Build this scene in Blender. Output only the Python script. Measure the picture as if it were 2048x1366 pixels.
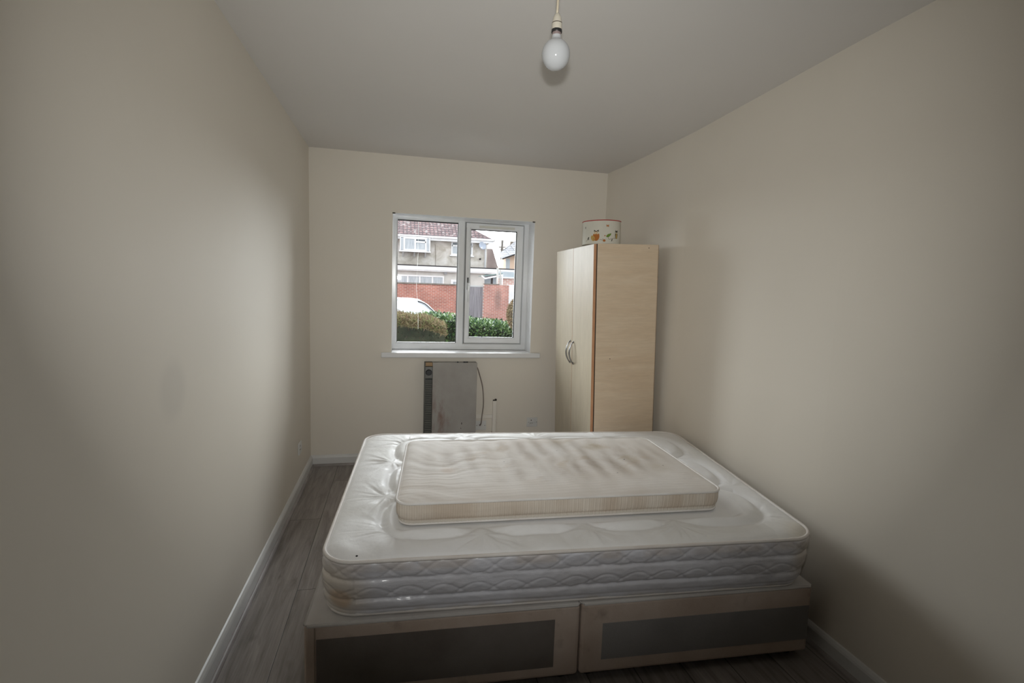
import bpy, bmesh, math, random
import numpy as np
from mathutils import Matrix, Vector, noise
PI = math.pi
for o in list(bpy.data.objects): bpy.data.objects.remove(o)
SC = bpy.context.scene
COL = SC.collection

# ------------------------------------------------------------------ camera
cam_d = bpy.data.cameras.new('camera'); cam = bpy.data.objects.new('camera', cam_d); COL.objects.link(cam)
cam_d.sensor_width = 36.0; cam_d.lens = 36.0 * 1013.76 / 2048; cam_d.clip_start = 0.02; cam_d.clip_end = 500
CAM = Vector((0.6431, -4.0659, 1.419))
Mc = Matrix(((0.97512345, 0.22143222, -0.0101005), (-0.21908376, 0.96970861, 0.10801631), (0.03371283, -0.10311638, 0.99409781)))
R_, F_, U_ = Mc.col[0], Mc.col[1], Mc.col[2]
cam.matrix_world = Matrix(((R_[0], U_[0], -F_[0], CAM[0]), (R_[1], U_[1], -F_[1], CAM[1]), (R_[2], U_[2], -F_[2], CAM[2]), (0, 0, 0, 1)))
SC.camera = cam

# ------------------------------------------------------------------ sky, lights, exposure
SKY_HI, SKY_LO = 14.0, 2.2
FLASH_W = 8.0
vs = SC.view_settings
vs.view_transform = 'Standard'; vs.look = 'None'; vs.gamma = 1.0; vs.use_curve_mapping = False
vs.exposure = 0.2
world = bpy.data.worlds.new('overcast_sky'); SC.world = world; world.use_nodes = True
nt = world.node_tree; nt.nodes.clear()
tc = nt.nodes.new('ShaderNodeTexCoord'); sp = nt.nodes.new('ShaderNodeSeparateXYZ')
nt.links.new(tc.outputs['Generated'], sp.inputs[0])
mr = nt.nodes.new('ShaderNodeMapRange'); mr.interpolation_type = 'SMOOTHSTEP'
mr.inputs['From Min'].default_value = 0.1; mr.inputs['From Max'].default_value = 0.85
mr.inputs['To Min'].default_value = SKY_LO; mr.inputs['To Max'].default_value = SKY_HI
nt.links.new(sp.outputs['Y'], mr.inputs['Value'])
bg = nt.nodes.new('ShaderNodeBackground'); bg.inputs['Color'].default_value = (0.93, 0.97, 1.0, 1)
nt.links.new(mr.outputs[0], bg.inputs['Strength'])
wo = nt.nodes.new('ShaderNodeOutputWorld'); nt.links.new(bg.outputs[0], wo.inputs[0])
# window portal (guides the sampling of the sky through the opening)
pl = bpy.data.lights.new('window_portal', 'AREA'); pl.shape = 'RECTANGLE'; pl.size = 1.13; pl.size_y = 1.07
pl.cycles.is_portal = True
plo = bpy.data.objects.new('window_portal', pl); COL.objects.link(plo)
plo.location = (1.165, 0.30, 1.43); plo.rotation_euler = (-PI / 2, 0, 0)
# the small flash on top of the camera
fl = bpy.data.lights.new('camera_flash', 'AREA'); fl.shape = 'RECTANGLE'; fl.size = 0.05; fl.size_y = 0.03; fl.energy = FLASH_W
fl.color = (1.0, 1.0, 0.97); fl.spread = math.radians(95)
flo = bpy.data.objects.new('camera_flash', fl); COL.objects.link(flo)
# the head is tilted up a little
flo.matrix_world = cam.matrix_world @ Matrix.Rotation(math.radians(10), 4, 'X'); flo.location = CAM + U_ * 0.125 + R_ * 0.01 + F_ * 0.02

# ------------------------------------------------------------------ helpers
class MB:
    def __init__(s): s.v = []; s.f = []; s.m = []
    def box(s, x0, x1, y0, y1, z0, z1, m=0, M=None):
        b = len(s.v)
        p = [(x0, y0, z0), (x1, y0, z0), (x1, y1, z0), (x0, y1, z0), (x0, y0, z1), (x1, y0, z1), (x1, y1, z1), (x0, y1, z1)]
        if M: p = [tuple(M @ Vector(q)) for q in p]
        s.v += p
        for f in ((0, 3, 2, 1), (4, 5, 6, 7), (0, 1, 5, 4), (1, 2, 6, 5), (2, 3, 7, 6), (3, 0, 4, 7)):
            s.f.append([b + i for i in f]); s.m.append(m)
        return s
    def poly(s, pts, m=0):
        b = len(s.v); s.v += [tuple(p) for p in pts]; s.f.append(list(range(b, b + len(pts)))); s.m.append(m); return s
    def prism(s, pts, a, axis, d, m=0):
        """pts: 2D outline, extruded from a to a+d along axis ('x','y','z')"""
        def mk(p, h):
            return {'x': (h, p[0], p[1]), 'y': (p[0], h, p[1]), 'z': (p[0], p[1], h)}[axis]
        n = len(pts); b = len(s.v)
        s.v += [mk(p, a) for p in pts] + [mk(p, a + d) for p in pts]
        s.f.append(list(range(b, b + n))[::-1]); s.m.append(m); s.f.append(list(range(b + n, b + 2 * n))); s.m.append(m)
        for i in range(n):
            j = (i + 1) % n; s.f.append([b + i, b + j, b + n + j, b + n + i]); s.m.append(m)
        return s
    def lathe(s, prof, c=(0, 0, 0), n=48, m=0, M=None):
        b = len(s.v); k = len(prof)
        for i in range(n):
            a = 2 * PI * i / n
            for r, z in prof:
                p = Vector((c[0] + r * math.cos(a), c[1] + r * math.sin(a), c[2] + z))
                s.v.append(tuple(M @ p if M else p))
        for i in range(n):
            for j in range(k - 1):
                s.f.append([b + i * k + j, b + ((i + 1) % n) * k + j, b + ((i + 1) % n) * k + j + 1, b + i * k + j + 1]); s.m.append(m)
        return s
    def tube(s, pts, r, n=10, m=0, closed=False, cap=True):
        P = [Vector(p) for p in pts]; k = len(P); b = len(s.v)
        up = Vector((0, 0, 1)); prev = None
        for i in range(k):
            if closed: t = P[(i + 1) % k] - P[i - 1]
            else: t = P[min(i + 1, k - 1)] - P[max(i - 1, 0)]
            t.normalize()
            if prev is None:
                a = t.cross(up)
                if a.length < 1e-3: a = t.cross(Vector((1, 0, 0)))
            else:
                a = prev - t * prev.dot(t)
            a.normalize(); prev = a; c = t.cross(a)
            rr = r[i] if isinstance(r, (list, tuple)) else r
            for q in range(n):
                w = 2 * PI * q / n
                s.v.append(tuple(P[i] + (a * math.cos(w) + c * math.sin(w)) * rr))
        for i in range(k if closed else k - 1):
            i2 = (i + 1) % k
            for q in range(n):
                s.f.append([b + i * n + q, b + i * n + (q + 1) % n, b + i2 * n + (q + 1) % n, b + i2 * n + q]); s.m.append(m)
        if cap and not closed:
            s.f.append([b + q for q in range(n)][::-1]); s.m.append(m)
            s.f.append([b + (k - 1) * n + q for q in range(n)]); s.m.append(m)
        return s
    def grid(s, P, m=0, flip=False):
        """P: (a,b,3) array"""
        a, c = P.shape[:2]; b = len(s.v); s.v += [tuple(map(float, q)) for q in P.reshape(-1, 3)]
        for i in range(a - 1):
            for j in range(c - 1):
                q = [b + i * c + j, b + i * c + j + 1, b + (i + 1) * c + j + 1, b + (i + 1) * c + j]
                s.f.append(q[::-1] if flip else q); s.m.append(m)
        return s
    def build(s, name, mats, parent=None, bevel=0, smooth=False, segs=2, fix=True):
        me = bpy.data.meshes.new(name); me.from_pydata(s.v, [], s.f)
        if not isinstance(mats, (list, tuple)): mats = [mats]
        for m in mats: me.materials.append(m)
        me.polygons.foreach_set('material_index', s.m)
        if fix or bevel:
            bm = bmesh.new(); bm.from_mesh(me)
            if fix: bmesh.ops.recalc_face_normals(bm, faces=bm.faces)
            bm.to_mesh(me); bm.free()
        if smooth: me.polygons.foreach_set('use_smooth', [True] * len(me.polygons))
        me.update()
        o = bpy.data.objects.new(name, me); COL.objects.link(o)
        if bevel:
            md = o.modifiers.new('bevel', 'BEVEL'); md.width = bevel; md.segments = segs; md.limit_method = 'ANGLE'; md.angle_limit = math.radians(40)
        if parent: o.parent = parent
        return o

def tag(o, label=None, cat=None, group=None, kind=None):
    for k, v in (('label', label), ('category', cat), ('group', group), ('kind', kind)):
        if v: o[k] = v
    return o
def empty(name, loc=(0, 0, 0), rz=0):
    o = bpy.data.objects.new(name, None); COL.objects.link(o); o.location = loc; o.rotation_euler = (0, 0, rz); o.empty_display_size = 0.05
    return o

# ---- materials
def mat(name, color, rough=0.6, spec=0.5, metal=0.0):
    m = bpy.data.materials.new(name); m.use_nodes = True; b = m.node_tree.nodes['Principled BSDF']
    b.inputs['Base Color'].default_value = (*color, 1); b.inputs['Roughness'].default_value = rough
    b.inputs['Specular IOR Level'].default_value = spec; b.inputs['Metallic'].default_value = metal
    return m
def N(m, t, **kw):
    n = m.node_tree.nodes.new(t)
    for k, v in kw.items():
        if k in n.inputs: n.inputs[k].default_value = v
        else: setattr(n, k, v)
    return n
def L(m, a, b): m.node_tree.links.new(a, b)
def BS(m): return m.node_tree.nodes['Principled BSDF']
def coords(m, scale=(1, 1, 1), rot=(0, 0, 0), loc=(0, 0, 0)):
    t = N(m, 'ShaderNodeTexCoord'); mp = N(m, 'ShaderNodeMapping'); mp.inputs['Scale'].default_value = scale
    mp.inputs['Rotation'].default_value = rot; mp.inputs['Location'].default_value = loc
    L(m, t.outputs['Object'], mp.inputs[0]); return mp.outputs[0]
def noise_n(m, vec, scale, detail=4, rough=0.5, dist=0.0):
    n = N(m, 'ShaderNodeTexNoise'); n.inputs['Scale'].default_value = scale; n.inputs['Detail'].default_value = detail
    n.inputs['Roughness'].default_value = rough; n.inputs['Distortion'].default_value = dist
    L(m, vec, n.inputs['Vector']); return n.outputs['Fac']
def ramp(m, fac, stops):
    r = N(m, 'ShaderNodeValToRGB'); e = r.color_ramp.elements
    while len(e) < len(stops): e.new(0.5)
    for i, (p, c) in enumerate(stops): e[i].position = p; e[i].color = (*c, 1) if len(c) == 3 else c
    L(m, fac, r.inputs[0]); return r.outputs[0]
def mix(m, fac, a, b, mode='MIX'):
    n = N(m, 'ShaderNodeMix', data_type='RGBA', blend_type=mode)
    if isinstance(fac, (int, float)): n.inputs[0].default_value = fac
    else: L(m, fac, n.inputs[0])
    for i, x in ((6, a), (7, b)):
        if isinstance(x, tuple): n.inputs[i].default_value = (*x, 1)
        else: L(m, x, n.inputs[i])
    return n.outputs[2]
def mth(m, op, a, b=None, c=None, clamp=False):
    n = N(m, 'ShaderNodeMath', operation=op, use_clamp=clamp)
    for i, x in enumerate((a, b, c)):
        if x is None: continue
        if isinstance(x, (int, float)): n.inputs[i].default_value = x
        else: L(m, x, n.inputs[i])
    return n.outputs[0]
def bump(m, h, strength=0.2, dist=0.005):
    b = N(m, 'ShaderNodeBump'); b.inputs['Strength'].default_value = strength; b.inputs['Distance'].default_value = dist
    L(m, h, b.inputs['Height']); L(m, b.outputs[0], BS(m).inputs['Normal'])
def mottled(name, c1, c2, scale=3, rough=0.6, spec=0.5, bsc=None, bst=0.1, sc=(1, 1, 1), lo=0.35, hi=0.65, detail=4):
    m = mat(name, c1, rough, spec); v = coords(m, sc); f = noise_n(m, v, scale, detail)
    L(m, ramp(m, f, [(lo, c1), (hi, c2)]), BS(m).inputs['Base Color'])
    if bsc: bump(m, noise_n(m, coords(m), bsc, 3), bst, 0.003)
    return m
def sepxyz(m, v):
    s = N(m, 'ShaderNodeSeparateXYZ'); L(m, v, s.inputs[0]); return s.outputs
def spot(m, v, c, r, soft=0.3, scl=(1, 1, 1)):
    """1 inside a ball at c with radius r, soft border"""
    mp = N(m, 'ShaderNodeMapping'); mp.inputs['Location'].default_value = [-c[i] * scl[i] for i in range(3)]; mp.inputs['Scale'].default_value = scl
    L(m, v, mp.inputs[0]); n = N(m, 'ShaderNodeVectorMath', operation='LENGTH'); L(m, mp.outputs[0], n.inputs[0])
    q = N(m, 'ShaderNodeMapRange', interpolation_type='SMOOTHSTEP'); q.inputs['From Min'].default_value = r; q.inputs['From Max'].default_value = r * (1 - soft)
    q.inputs['To Min'].default_value = 0; q.inputs['To Max'].default_value = 1
    L(m, n.outputs['Value'], q.inputs['Value']); return q.outputs[0]

WALLC = (0.785, 0.735, 0.65)
m_wall = mottled('cream_wall_paint', WALLC, tuple(c * 0.975 for c in WALLC), 1.3, 0.62, 0.35, 60, 0.06)
m_wall_l = mottled('cream_wall_paint_with_smudge', WALLC, tuple(c * 0.975 for c in WALLC), 1.3, 0.62, 0.35, 60, 0.06)
def _smudge():
    m = m_wall_l; b = BS(m).inputs['Base Color']; src = b.links[0].from_socket
    f = spot(m, coords(m), (0, -2.41, 1.09), 0.115, 0.55)
    L(m, mix(m, mth(m, 'MULTIPLY', f, 0.22), src, (0.52, 0.50, 0.46)), b)
_smudge()
m_ceil = mottled('white_ceiling_paint', (0.76, 0.74, 0.715), (0.74, 0.72, 0.70), 1.1, 0.8, 0.2, 50, 0.05)
m_gloss = mottled('white_gloss_paint', (0.80, 0.80, 0.80), (0.76, 0.76, 0.75), 6, 0.32, 0.5)
m_skirt = mottled('white_satin_skirting_paint', (0.70, 0.70, 0.69), (0.64, 0.64, 0.63), 5, 0.38, 0.5)
m_bead = mottled('grey_floor_bead', (0.33, 0.30, 0.29), (0.25, 0.23, 0.22), 8, 0.45, 0.5)
m_upvc = mottled('white_upvc', (0.84, 0.85, 0.86), (0.80, 0.81, 0.82), 4, 0.22, 0.5)
m_gasket = mat('black_rubber', (0.012, 0.012, 0.014), 0.5)
m_black = mat('black_plastic', (0.015, 0.015, 0.016), 0.4)
m_grime = mat('dark_grime', (0.06, 0.05, 0.04), 0.9)
m_chrome = mat('brushed_chrome', (0.36, 0.36, 0.37), 0.2, 0.5, 1.0)
m_sock = mottled('white_switch_plastic', (0.72, 0.72, 0.70), (0.66, 0.66, 0.64), 8, 0.3)

m_dkwall = mottled('light_absorbing_brown_wall', (0.10, 0.075, 0.06), (0.09, 0.07, 0.055), 2, 0.7)
# laminate floor
m_floor = mat('grey_oak_laminate', (0.2, 0.18, 0.17), 0.34, 0.5)
def _floor():
    m = m_floor; v = coords(m)
    s = sepxyz(m, v)
    cb = N(m, 'ShaderNodeCombineXYZ')
    L(m, mth(m, 'ADD', s[1], 0.35 + 1.35 * 20), cb.inputs[0]); L(m, mth(m, 'ADD', s[0], -0.015 + 0.19 * 20), cb.inputs[1])
    def br(c1, c2, mortar, ms):
        b = N(m, 'ShaderNodeTexBrick', offset=0.45, offset_frequency=2, squash=1.0)
        b.inputs['Scale'].default_value = 1.0; b.inputs['Mortar Size'].default_value = ms; b.inputs['Mortar Smooth'].default_value = 0.2
        b.inputs['Bias'].default_value = 0; b.inputs['Brick Width'].default_value = 1.35; b.inputs['Row Height'].default_value = 0.19
        b.inputs['Color1'].default_value = (*c1, 1); b.inputs['Color2'].default_value = (*c2, 1); b.inputs['Mortar'].default_value = (*mortar, 1)
        L(m, cb.outputs[0], b.inputs[0]); return b
    b = br((0.21, 0.185, 0.17), (0.29, 0.26, 0.245), (0.02, 0.018, 0.016), 0.0016)
    # per-plank shift of the grain
    sh = br((0, 0, 0), (1, 1, 1), (0, 0, 0), 0.0)
    ad = N(m, 'ShaderNodeVectorMath', operation='MULTIPLY_ADD'); L(m, sh.outputs[0], ad.inputs[0]); ad.inputs[1].default_value = (7, 13, 3); L(m, v, ad.inputs[2])
    def st(sc, scale, det):
        mp = N(m, 'ShaderNodeMapping'); mp.inputs['Scale'].default_value = sc; L(m, ad.outputs[0], mp.inputs[0]); return noise_n(m, mp.outputs[0], scale, det, 0.6, 0.6)
    g1 = st((9, 1.0, 1), 3.0, 6); g2 = st((60, 2.2, 1), 2.2, 5)
    c = mix(m, 1.0, b.outputs[0], ramp(m, g1, [(0.3, (0.62, 0.60, 0.58)), (0.5, (1, 1, 1)), (0.72, (1.28, 1.28, 1.28))]), 'MULTIPLY')
    c = mix(m, 1.0, c, ramp(m, g2, [(0.3, (0.78, 0.78, 0.78)), (0.7, (1.15, 1.15, 1.15))]), 'MULTIPLY')
    kn = st((5, 1.6, 1), 1.7, 2)
    c = mix(m, 1.0, c, ramp(m, kn, [(0.24, (0.45, 0.42, 0.40)), (0.34, (1, 1, 1))]), 'MULTIPLY')
    L(m, c, BS(m).inputs['Base Color'])
    L(m, ramp(m, g2, [(0.2, (0.30,) * 3), (0.8, (0.42,) * 3)]), BS(m).inputs['Roughness'])
    bump(m, mth(m, 'ADD', mth(m, 'MULTIPLY', g2, 0.4), mth(m, 'MULTIPLY', b.outputs['Fac'], -2.0)), 0.25, 0.002)
_floor()

def wood(name, c1, c2, sc, rough, edge=None):
    m = mat(name, c1, rough, 0.5); v = coords(m, sc)
    f = noise_n(m, v, 2.4, 6, 0.62, 0.5); g = noise_n(m, v, 14, 4, 0.6, 0.3)
    c = ramp(m, f, [(0.3, c1), (0.52, tuple((a + b) / 2 for a, b in zip(c1, c2))), (0.7, c2)])
    c = mix(m, 1.0, c, ramp(m, g, [(0.3, (0.95,) * 3), (0.7, (1.05,) * 3)]), 'MULTIPLY')
    L(m, c, BS(m).inputs['Base Color']); return m
m_maple = wood('pale_maple_laminate', (0.63, 0.49, 0.345), (0.70, 0.575, 0.43), (0.8, 1.2, 7), 0.42)
m_maple_d = wood('pale_maple_door_laminate', (0.53, 0.465, 0.35), (0.60, 0.53, 0.41), (5, 5, 0.8), 0.38)
BS(m_maple_d).inputs['Specular IOR Level'].default_value = 0.2
m_edging = mottled('orange_brown_edging', (0.50, 0.25, 0.13), (0.56, 0.30, 0.16), 12, 0.45)
m_gap = mat('dark_gap_strip', (0.045, 0.03, 0.02), 0.8)

# ------------------------------------------------------------------ room shell
H = 2.4; RX = 2.341; YB = -7.4
def rwx(y):     # the right wall bows out a little
    pts = [(0.3, 2.339), (0, 2.339), (-0.25, 2.362), (-0.6, 2.376), (-1.2, 2.388), (-1.8, 2.366), (-2.4, 2.345), (-3.2, 2.341), (-6, 2.341)]
    for (a, b), (c, d) in zip(pts, pts[1:]):
        if a >= y >= c:
            t = (a - y) / (a - c); t = t * t * (3 - 2 * t) if False else t
            return b + (d - b) * t
    return 2.341
WT = 0.30
o = MB().box(-0.2, 2.7, YB - 0.2, WT, -0.12, 0).build('floor', m_floor); tag(o, kind='structure')
o = MB().box(-0.2, 2.7, YB - 0.2, WT, H, H + 0.12).build('ceiling', m_ceil); tag(o, kind='structure')
o = MB().box(-0.2, 0, YB - 0.2, WT, 0, H).build('wall_left', m_wall_l); tag(o, kind='structure')
WX0, WX1, WZ0, WZ1 = 0.602, 1.730, 0.878, 1.968
b = MB(); b.box(0, WX0, 0, WT, 0, H); b.box(WX1, 2.5, 0, WT, 0, H); b.box(WX0, WX1, 0, WT, 0, WZ0); b.box(WX0, WX1, 0, WT, WZ1, H)
o = b.build('wall_back', m_wall); tag(o, kind='structure')
ys = np.linspace(WT, YB - 0.2, 60)
ol = [(rwx(y), y) for y in ys] + [(2.7, YB - 0.2), (2.7, WT)]
o = MB().prism(ol, 0, 'z', H).build('wall_right', m_wall); tag(o, kind='structure')
o = MB().box(0, 0.55, YB - 0.2, YB, 0, H).box(1.37, 2.45, YB - 0.2, YB, 0, H).box(0.55, 1.37, YB - 0.2, YB, 2.03, H).build('wall_front', m_dkwall); tag(o, kind='structure')  # unseen end wall, set far back and dark to soak up light
d = empty('door_1', (0.55, YB, 0)); tag(d, kind='structure')
b = MB().box(0.03, 0.79, -0.10, -0.055, 0.005, 2.0)
for x0 in (0.13, 0.44):
    for z0, z1 in ((0.2, 0.9), (1.05, 1.85)): b.box(x0, x0 + 0.25, -0.056, -0.045, z0, z1)
b.build('door_leaf', m_gloss, d, 0.004)
MB().box(0, 0.03, -0.2, 0.01, 0, 2.03).box(0.79, 0.82, -0.2, 0.01, 0, 2.03).box(0.03, 0.79, -0.2, 0.01, 2.0, 2.03).build('door_frame', m_gloss, d)
MB().tube([(0.74, -0.05, 1.0), (0.74, 0.0, 1.0), (0.64, 0.0, 1.0)], 0.009).build('door_handle', m_chrome, d, smooth=True)

SKP = [(0, 0), (0.016, 0), (0.016, 0.062), (0.013, 0.070), (0.006, 0.079), (0, 0.082)]     # depth from wall, height
BEAD = [(0.016, 0), (0.031, 0), (0.0295, 0.006), (0.025, 0.011), (0.020, 0.0145), (0.016, 0.015)]
def skirting(name, path, prof, m, kind='structure'):
    """path: list of (x,y) wall points with inward normal"""
    b = MB(); k = len(prof)
    base = len(b.v)
    for (x, y, nx, ny) in path:
        for dd, z in prof: b.v.append((x + nx * dd, y + ny * dd, z))
    n = len(path)
    for i in range(n - 1):
        for j in range(k):
            j2 = (j + 1) % k
            b.f.append([i * k + j, i * k + j2, (i + 1) * k + j2, (i + 1) * k + j]); b.m.append(0)
    b.f.append(list(range(k))); b.m.append(0); b.f.append([(n - 1) * k + j for j in range(k)][::-1]); b.m.append(0)
    o = b.build(name, m); tag(o, kind=kind); return o
lp = [(0, 0, 1, -1), (0, YB, 1, 1)]
rp = [(rwx(y), y, -1, 0) for y in np.linspace(-0.03, YB, 50)]; rp[0] = (rwx(0), 0, -1, -1)
bp_ = [(0, 0, 1, -1), (2.337, 0, -1, -1)]
skirting('baseboard_left', lp, SKP, m_skirt); skirting('baseboard_right', rp, SKP, m_skirt); skirting('baseboard_back', bp_, SKP, m_skirt)
skirting('trim_1', lp, BEAD, m_bead); skirting('trim_2', rp, BEAD, m_bead); skirting('trim_3', bp_, BEAD, m_bead)
skirting('baseboard_front', [(1.45, YB, 0, 1), (2.341, YB, 0, 1)], SKP, m_skirt)

# ------------------------------------------------------------------ window
m_glass = bpy.data.materials.new('window_glass'); m_glass.use_nodes = True
g = m_glass.node_tree; g.nodes.clear()
tr = g.nodes.new('ShaderNodeBsdfTransparent'); tr.inputs[0].default_value = (0.97, 0.975, 0.97, 1)
gl = g.nodes.new('ShaderNodeBsdfGlossy'); gl.inputs['Roughness'].default_value = 0.02
fr = g.nodes.new('ShaderNodeFresnel'); fr.inputs[0].default_value = 1.35
mx = g.nodes.new('ShaderNodeMixShader'); ou = g.nodes.new('ShaderNodeOutputMaterial')
g.links.new(fr.outputs[0], mx.inputs[0]); g.links.new(tr.outputs[0], mx.inputs[1]); g.links.new(gl.outputs[0], mx.inputs[2]); g.links.new(mx.outputs[0], ou.inputs[0])

win = empty('window_1', (0, 0, 0)); tag(win, kind='structure')
FY = 0.18
def ring(b, x0, x1, z0, z1, w, y0, y1, lip=0.012):
    """mitred frame with a sloped inner bead; w: (left,right,bottom,top)"""
    wl, wr, wb, wt = w
    def quad(k, xo0, xo1, zo0, zo1): return [(xo0, zo0), (xo1, zo0), (xo1, zo1), (xo0, zo1)]
    O = quad(0, x0, x1, z0, z1); I1 = quad(0, x0 + wl - lip, x1 - wr + lip, z0 + wb - lip, z1 - wt + lip); I2 = quad(0, x0 + wl, x1 - wr, z0 + wb, z1 - wt)
    for i in range(4):
        j = (i + 1) % 4
        A, B = O[i], O[j]; C, D = I1[j], I1[i]; E, F = I2[j], I2[i]
        b.poly([(A[0], y0, A[1]), (B[0], y0, B[1]), (C[0], y0, C[1]), (D[0], y0, D[1])])
        b.poly([(D[0], y0, D[1]), (C[0], y0, C[1]), (E[0], y0 + lip, E[1]), (F[0], y0 + lip, F[1])])
        b.poly([(F[0], y0 + lip, F[1]), (E[0], y0 + lip, E[1]), (E[0], y1, E[1]), (F[0], y1, F[1])])
        b.poly([(A[0], y1, A[1]), (B[0], y1, B[1]), (E[0], y1, E[1]), (F[0], y1, F[1])])
        b.poly([(A[0], y0, A[1]), (B[0], y0, B[1]), (B[0], y1, B[1]), (A[0], y1, A[1])])
b = MB(); ring(b, WX0, 1.162, 0.896, WZ1, (0.038, 0.033, 0.054, 0.022), FY, FY + 0.06)
ring(b, 1.162, WX1, 0.896, WZ1, (0.03, 0.05, 0.056, 0.02), FY, FY + 0.06)
b.build('window_frame', m_upvc, win, fix=True)
b = MB(); ring(b, 1.1945, 1.677, 0.9535, 1.9475, (0.040, 0.052, 0.046, 0.047), FY - 0.012, FY + 0.05)
sash = b.build('casement_sash', m_upvc, win)
MB().box(1.188, 1.684, FY - 0.001, FY + 0.003, 0.947, 1.951).build('sash_gasket', mat('grey_seal', (0.14, 0.14, 0.13), 0.7), win) if False else None
b = MB()   # shadow gap seal between sash and frame
for (x0, x1, z0, z1) in ((1.190, 1.1945, 0.950, 1.950), (1.677, 1.6815, 0.950, 1.950), (1.190, 1.6815, 0.949, 0.9535), (1.190, 1.6815, 1.9475, 1.952)):
    b.box(x0, x1, FY - 0.003, FY + 0.02, z0, z1)
b.build('sash_seal', mat('grey_seal', (0.20, 0.20, 0.19), 0.7), win)
MB().box(0.630, 1.136, FY + 0.026, FY + 0.032, 0.940, 1.956).build('pane', m_glass, win)
MB().box(1.228, 1.632, FY + 0.020, FY + 0.026, 0.992, 1.908).build('pane', m_glass, win)
def gasket(x0, x1, z0, z1, y, w):
    b = MB()
    b.box(x0, x1, y, y + 0.01, z1 - w[3], z1); b.box(x0, x1, y, y + 0.01, z0, z0 + w[2])
    b.box(x0, x0 + w[0], y, y + 0.01, z0, z1); b.box(x1 - w[1], x1, y, y + 0.01, z0, z1); return b
gasket(0.640, 1.129, 0.950, 1.947, FY + 0.014, (0.002, 0.005, 0.003, 0.010)).build('glazing_gasket', m_gasket, win)
gasket(1.2345, 1.625, 0.9995, 1.901, FY + 0.004, (0.002, 0.007, 0.003, 0.008)).build('glazing_gasket', m_gasket, sash)
v = MB().box(1.30, 1.60, FY - 0.024, FY - 0.012, 1.912, 1.930).box(1.31, 1.59, FY - 0.026, FY - 0.024, 1.915, 1.919).build('trickle_vent', mat('cream_vent_plastic', (0.66, 0.65, 0.58), 0.4), sash, 0.002)
b = MB().box(1.207, 1.221, FY - 0.022, FY - 0.012, 1.40, 1.50, 0)
b.tube([(1.214, FY - 0.02, 1.45), (1.214, FY - 0.045, 1.45)], 0.007, 10, 0).tube([(1.214, FY - 0.045, 1.457), (1.214, FY - 0.046, 1.40), (1.213, FY - 0.042, 1.30)], [0.008, 0.007, 0.005], 10, 1)
b.build('window_handle', [m_chrome, m_upvc], sash, smooth=True)
sl = MB().box(WX0, WX1, -0.002, FY + 0.02, 0.870, 0.893).box(0.524, 1.808, -0.036, 0.0, 0.853, 0.893).build('window_sill', m_upvc, win, 0.006, segs=3)
MB().box(WX0 - 0.0, WX1 + 0.0, FY + 0.05, WT + 0.03, 0.85, 0.896).build('outer_sill', m_upvc, win)
MB().box(WX0, WX0 + 0.002, 0.0005, FY, 0.893, WZ1).box(WX1 - 0.002, WX1, 0.0005, FY, 0.893, WZ1).box(WX0, WX1, 0.0005, FY, WZ1 - 0.002, WZ1).build('reveal_light_lining', m_upvc, win)  # white sheets added to paint in the brightness of the lit cream reveal
# small painted-over screws at the head corners of the reveal
b = MB()
for (x, z) in ((0.612, 1.958), (1.722, 1.957)): b.box(x - 0.012, x + 0.01, -0.0015, 0.0, z + 0.004, z + 0.013)
b.build('reveal_crack', m_grime, win)

# ------------------------------------------------------------------ big mattress
def fbm1(x, seed, k=4):
    out = np.zeros_like(x); rs = np.random.RandomState(seed)
    for i in range(k):
        f = 2 ** i; t = rs.rand(4096) * 2 - 1; xx = x * f; i0 = np.floor(xx).astype(int); fr = xx - i0; fr = fr * fr * (3 - 2 * fr)
        out += (t[i0 % 4096] * (1 - fr) + t[(i0 + 1) % 4096] * fr) / f ** 0.8
    return out
def fbm2(x, y, seed, k=3):
    out = np.zeros_like(x); rs = np.random.RandomState(seed); T = rs.rand(256, 256) * 2 - 1
    for i in range(k):
        f = 2 ** i; X = x * f; Y = y * f; i0 = np.floor(X).astype(int); j0 = np.floor(Y).astype(int); a = X - i0; c = Y - j0
        a = a * a * (3 - 2 * a); c = c * c * (3 - 2 * c)
        g00 = T[i0 % 256, j0 % 256]; g10 = T[(i0 + 1) % 256, j0 % 256]; g01 = T[i0 % 256, (j0 + 1) % 256]; g11 = T[(i0 + 1) % 256, (j0 + 1) % 256]
        out += ((g00 * (1 - a) + g10 * a) * (1 - c) + (g01 * (1 - a) + g11 * a) * c) / f
    return out
def rrgrid(W, D, r, nx, ny):
    """(s,t) grid over a rounded rectangle, corners squeezed"""
    def ax(Wd, n):
        return np.linspace(0, Wd, n)
    S, T = np.meshgrid(ax(W, nx), ax(D, ny), indexing='ij')
    cs, ct = S - W / 2, T - D / 2
    dx = np.clip((np.abs(cs) - (W / 2 - r)) / r, 0, 1); dy = np.clip((np.abs(ct) - (D / 2 - r)) / r, 0, 1)
    m = (dx > 0) & (dy > 0)
    ndx = np.where(m, dx * np.sqrt(1 - dy * dy / 2), dx); ndy = np.where(m, dy * np.sqrt(1 - dx * dx / 2), dy)
    cs2 = np.where(dx > 0, np.sign(cs) * (W / 2 - r + ndx * r), cs); ct2 = np.where(dy > 0, np.sign(ct) * (D / 2 - r + ndy * r), ct)
    return cs2 + W / 2, ct2 + D / 2
def edged(S, T, W, D, r):
    qx = np.abs(S - W / 2) - (W / 2 - r); qy = np.abs(T - D / 2) - (D / 2 - r)
    return np.clip(r - (np.hypot(np.clip(qx, 0, None), np.clip(qy, 0, None)) + np.minimum(np.maximum(qx, qy), 0)), 0, None)
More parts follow.
